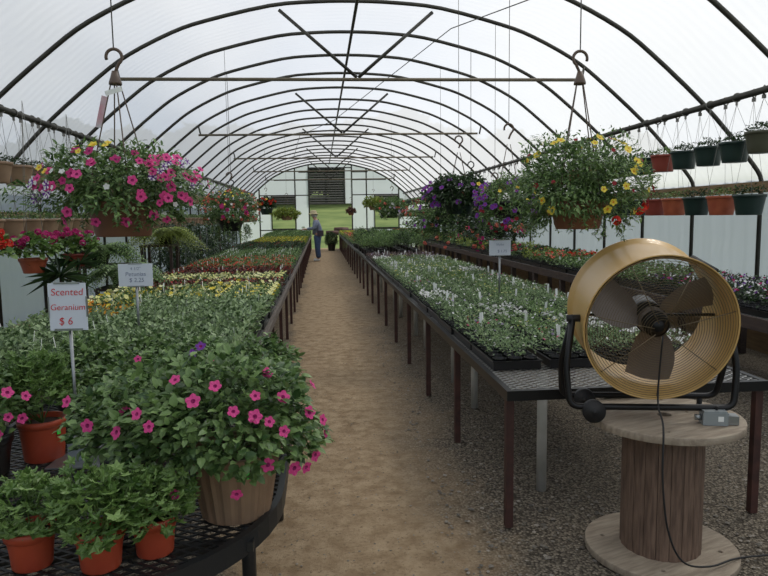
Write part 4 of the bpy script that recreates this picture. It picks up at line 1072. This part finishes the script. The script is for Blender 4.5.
for i in range(3):
    a0 = math.radians([14, 138, 255][i]); bl = MB(); ns = 8; vs = []
    for j in range(ns+1):
        q = .05+(FR-.035-.05)*j/ns; wd = .062+.075*math.sin(min(1, j/ns*1.15)*PI*.55)
        for s in (-1, -.33, .33, 1):
            ang = a0+s*wd/max(q, .09)*.62 + .25*j/ns; tw = math.radians(38-18*j/ns); depth_ = -.14-s*wd*math.sin(tw)*.9+.012*(1-s*s)
            vs.append(FP(q*math.cos(ang), q*math.sin(ang), depth_))
    nv = len(vs); vs += [p-ax*.003 for p in vs]
    fs = []
    for j in range(ns):
        for k in range(3):
            a = j*4+k; fs.append((a, a+1, a+5, a+4)); fs.append((nv+a, nv+a+4, nv+a+5, nv+a+1))
    bl.add(vs, fs); fobj('blade', bl, M['bladegrey'])
hb = MB(); hb.tube([FP(0,0,-.09), FP(0,0,-.15)], [.06,.06], 20); fobj('hub', hb, M['bladegrey'])
hd = MB()
for a in (math.radians(133),):
    p = [FP((FR+.010)*math.cos(a), (FR+.010)*math.sin(a), w) for w in (-.055, -FD+.05)]; hd.tube(p, .011, 6)
    for w in (-.06, -FD+.055): hd.tube([FP((FR-.012)*math.cos(a), (FR-.012)*math.sin(a), w), FP((FR+.012)*math.cos(a), (FR+.012)*math.sin(a), w)], .014, 6)
fobj('handle', hd, M['rubber'])
# badge scribble on the inner wall of the drum is a small wire emblem
# stand: two bent tubes and feet
zf = SH+.065; mid = -FD*.42
sd = MB()
def bend(pts, n=6, r0=.045):
    out_ = [V(pts[0])]
    for i in range(1, len(pts)-1):
        p, a, b = V(pts[i]), V(pts[i-1]), V(pts[i+1]); da, db = (a-p), (b-p); rr = min(r0, da.length*.45, db.length*.45); s = p+da.normalized()*rr; e = p+db.normalized()*rr
        for k in range(n+1): tt = k/n; out_.append(s*(1-tt)**2+p*2*tt*(1-tt)+e*tt*tt)
    out_.append(V(pts[-1])); return out_
hx = Vector((uu.x, uu.y, 0)).normalized(); fx = Vector((ax.x, ax.y, 0)).normalized()
if hx.x < 0: hx = -hx
cb = FP(0,0,mid); ctr = V((cb.x, cb.y, zf))
WH = FR+.035
for w, zz0 in ((.05, zf), (-.14, zf)):
    L0 = ctr-hx*WH+fx*w; R0 = ctr+hx*WH+fx*w; Lp = cb-hx*(FR+.018); Rp = cb+hx*(FR+.018)
    sd.tube(bend([Lp+V((0,0,.01)), Lp*.35+(L0+V((0,0,.05)))*.65-hx*.02, L0, R0, Rp*.35+(R0+V((0,0,.05)))*.65+hx*.02, Rp+V((0,0,.01))]), .0145, 10)
fobj('stand', sd, M['blackmetal'])
for s in (-1, 1):
    p = cb+hx*s*(FR+.004); kb = MB().tube([p-hx*s*.02, p+hx*s*.04], .016, 12); fobj('pivot_knob', kb, M['rubber'])
for w in (.05, -.14):
    p = ctr-hx*(WH-.10)+fx*w+V((0,0,-.016)); q = p+fx*.016
    wl = MB().tube([p-fx*.003, p+fx*.03], .049, 24); wl.tube([p-fx*.01, p+fx*.036], .012, 10); fobj('wheel', wl, M['rubber'])
for w in (.05, -.14):
    p = ctr+hx*(WH-.07)+fx*w; ft = MB().tube([p, V((p.x, p.y, SH+.001))], .012, 10); fobj('foot', ft, M['rubber'])
# switch box lying on the spool
t2 = thing('switch_box', 'grey electrical switch box lying on the spool top beside the fan stand', 'switch box', (1.655, 2.60, SH+.001), -.25)
obj('housing', MB().box((0,0,.028), (.10,.06,.054)).box((0,0,.058), (.094,.054,.006)), M['boxgrey'], t2)
obj('conduit_nut', MB().tube([(-.05,0,.028),(-.075,0,.028)], .013, 12), M['galv'], t2, smooth=True)
obj('cover_plate', MB().box((.075,.01,.02), (.045,.05,.038)), M['galv'], t2); obj('switch_lever', MB().tube([(.01,0,.06),(.014,-.004,.078)], .005, 8), M['rubber'], t2); obj('sticker', MB().box((.02,-.031,.03), (.022,.001,.022)), M['tag'], t2)
# power cord from the fan down to the ground
w0 = FP(.0, -.02, .03)
cp = [w0, FP(.0,-.3,.035), V((1.335,2.425,.70)), V((1.325,2.40,.50)), V((1.36,2.41,.28)), V((1.44,2.43,.13)), V((1.60,2.50,.06)), V((1.76,2.57,.046)), V((1.92,2.63,.018)), V((2.2,2.66,.01)), V((2.8,2.7,.008))]
def crv(P, n=6):
    out_ = []
    for i in range(len(P)-1):
        p0, p1, p2, p3 = P[max(i-1,0)], P[i], P[i+1], P[min(i+2,len(P)-1)]
        for j in range(n):
            s = j/n; out_.append(.5*((2*p1)+(-p0+p2)*s+(2*p0-5*p1+4*p2-p3)*s*s+(-p0+3*p1-3*p2+p3)*s**3))
    out_.append(P[-1]); return out_
fobj('power_cord', MB().tube(crv(cp), .0042, 6), M['rubber'])

# ------------------------------------------------------------------ the gardener
def skin_body(name, verts, edges, rad, m, parent, sub=1, root=0):
    me = bpy.data.meshes.new(name); me.from_pydata(verts, edges, []); me.materials.append(m)
    o = bpy.data.objects.new(name, me); C.objects.link(o); o.parent = parent
    sk = o.modifiers.new('Skin', 'SKIN'); sk.use_smooth_shade = True
    if not me.skin_vertices: me.skin_vertices.new()
    for i, sv in enumerate(me.skin_vertices[0].data):
        r_ = rad[i]; sv.radius = r_ if isinstance(r_, tuple) else (r_, r_); sv.use_root = (i == root)
    su = o.modifiers.new('Subsurf', 'SUBSURF'); su.levels = sub; su.render_levels = sub; return o
# faces -X, leaning a little forward; y is sideways
t = thing('person', 'person in straw hat, grey-blue shirt and jeans looking at plants on the left bench', 'person', (-.10, 23.5, 0)); t.scale = (1.15, 1.15, 1.0)
vb = [(0,0,.93),(.0,0,1.12),(-.02,0,1.32),(-.05,0,1.44),(-.07,0,1.50),(-.10,0,1.60),(-.11,0,1.66)]
rb_ = [(.10,.08),(.12,.10),(.14,.10),(.08,.07),(.045,.045),(.075,.085),(.07,.08)]
eb = [(0,1),(1,2),(2,3),(3,4),(4,5),(5,6)]
def chain(start, pts, rads):
    prev = start
    for p, q in zip(pts, rads): vb.append(p); rb_.append(q); eb.append((prev, len(vb)-1)); prev = len(vb)-1
    return prev
for s in (-1, 1):
    w_ = chain(2, [(-.03, s*.18, 1.38), (-.10, s*.22, 1.16), (-.33, s*.14, 1.13), (-.40, s*.125, 1.13)], [.052, .042, .030, .024])
    for f in range(4): chain(w_, [(-.445, s*(.15-.02*f), 1.135), (-.475-.004*(1.5-abs(f-1.5)), s*(.152-.022*f), 1.12), (-.49, s*(.152-.022*f), 1.10)], [.010, .009, .008])
    chain(w_, [(-.415, s*.10, 1.15), (-.445, s*.085, 1.15)], [.011, .009])
    chain(0, [(.0, s*.09, .86), (-.01, s*.10, .48), (.02, s*.10, .09), (-.06, s*.105, .04), (-.14, s*.11, .03)], [.065, .055, .04, .04, .03])
skin_body('body', vb, eb, rb_, M['skin'], t)
sv = [(0,0,.88),(.0,0,1.12),(-.02,0,1.32),(-.045,0,1.43)]; sr = [(.175,.15),(.165,.14),(.165,.125),(.10,.09)]; se = [(0,1),(1,2),(2,3)]
for s in (-1, 1):
    b0 = len(sv); sv += [(-.03, s*.19, 1.385), (-.10, s*.23, 1.16), (-.32, s*.145, 1.135)]; sr += [.08, .068, .05]; se += [(2, b0), (b0, b0+1), (b0+1, b0+2)]
skin_body('shirt', sv, se, sr, M['shirt'], t)
jv = [(0,0,.95),(0,0,.88)]; jr = [(.155,.135),(.155,.135)]; je = [(0,1)]
for s in (-1, 1):
    b0 = len(jv); jv += [(0, s*.095, .80), (-.01, s*.105, .48), (.02, s*.105, .10)]; jr += [.115, .092, .085]; je += [(1, b0), (b0, b0+1), (b0+1, b0+2)]
skin_body('jeans', jv, je, jr, M['jeans'], t)
for s in (-1, 1): skin_body('shoe', [(.06, s*.105, .045), (-.03, s*.107, .05), (-.15, s*.11, .04)], [(0,1),(1,2)], [.047,.05,.04], M['shoe'], t)
hm = MB(); hm.lathe([(.165,1.655),(.17,1.648),(.16,1.668),(.10,1.685),(.098,1.74),(.085,1.775),(.04,1.79),(.001,1.79)], 28, (-.11, 0, 0)); obj('hat', hm, M['hat'], t, smooth=True)
obj('hair', MB().lathe([(.088,1.56),(.096,1.60),(.092,1.66),(.07,1.69)], 20, (-.085,0,0)), M['hair'], t, smooth=True)
fc = MB().tube([(-.178,0,1.635),(-.205,0,1.600),(-.180,0,1.592)], [.008,.013,.010], 8)
obj('nose', fc, M['skin'], t, smooth=True)
for s in (-1, 1): obj('eye', MB().lathe([(.001,-.008),(.008,0),(.001,.008)], 8, (-.172, s*.03, 1.632)), M['bag'], t)
obj('mouth', MB().box((-.176,0,1.562), (.006,.045,.007)), M['redpot'], t)
pg = thing('shoulder_bag', 'dark bag hanging at the hip of the gardener', 'bag', (.0, 23.30, .98)); obj('bag_body', MB().box((0,0,0), (.22,.07,.20)), M['bag'], pg); obj('strap', MB().tube([(-.08,-.0,.09),(-.09,.06,.34),(-.06,.2,.50)], .012, 6), M['bag'], pg)
card = thing('held_pot', 'small pale pot held in the hands of the gardener', 'pot', (-.60, 23.5, 1.08)); obj('pot', pot_mesh(.045,.035,.07), M['tag'], card, smooth=True); obj('foliage', bush(random.Random(4), (0,0,.09), (.05,.05,.04), 60, .03,.02,0,False), M['leaf'], card)

# ------------------------------------------------------------------ sky, sun, camera
w = bpy.data.worlds.new('World'); SC.world = w; w.use_nodes = True; N = w.node_tree.nodes; L = w.node_tree.links; bg = N['Background']
tc = N.new('ShaderNodeTexCoord'); sep = N.new('ShaderNodeSeparateXYZ'); L.new(tc.outputs['Generated'], sep.inputs[0])
nz = N.new('ShaderNodeTexNoise'); nz.inputs['Scale'].default_value = 2.2; nz.inputs['Detail'].default_value = 7; L.new(tc.outputs['Generated'], nz.inputs['Vector'])
mr = N.new('ShaderNodeMapRange'); mr.inputs[1].default_value = .38; mr.inputs[2].default_value = .58; L.new(nz.outputs['Fac'], mr.inputs[0])
mx = N.new('ShaderNodeMix'); mx.data_type = 'RGBA'; mx.inputs[6].default_value = (.42,.55,.78,1); mx.inputs[7].default_value = (.88,.90,.93,1); L.new(mr.outputs[0], mx.inputs[0]); L.new(mx.outputs[2], bg.inputs['Color'])
bg.inputs['Strength'].default_value = .85
sl = bpy.data.lights.new('sun', 'SUN'); sl.energy = 3.1; sl.angle = math.radians(14); sl.color = (1, .95, .86); so = bpy.data.objects.new('sun', sl); C.objects.link(so)
so.rotation_euler = V((-.62, -.35, -.92)).to_track_quat('-Z', 'Y').to_euler()
cd = bpy.data.cameras.new('camera'); cam = bpy.data.objects.new('camera', cd); C.objects.link(cam); SC.camera = cam
cd.sensor_width = 36; cd.lens = 36*660/768; cd.clip_end = 400; cd.clip_start = .05
Rm = Matrix(((.99528484, .02432424, -.09389577), (-.09596842, .10646497, -.98967433), (-.01407646, .99401888, .10829732)))
cam.matrix_world = Matrix.Translation((0,0,1.55)) @ Rm.to_4x4()
SC.view_settings.view_transform = 'Standard'; SC.view_settings.look = 'None'; SC.view_settings.gamma = 1; SC.view_settings.use_curve_mapping = False
SC.view_settings.exposure = 0.0
SC.cycles.use_denoising = True; SC.cycles.max_bounces = 8; SC.cycles.transparent_max_bounces = 12; SC.cycles.sample_clamp_indirect = 8
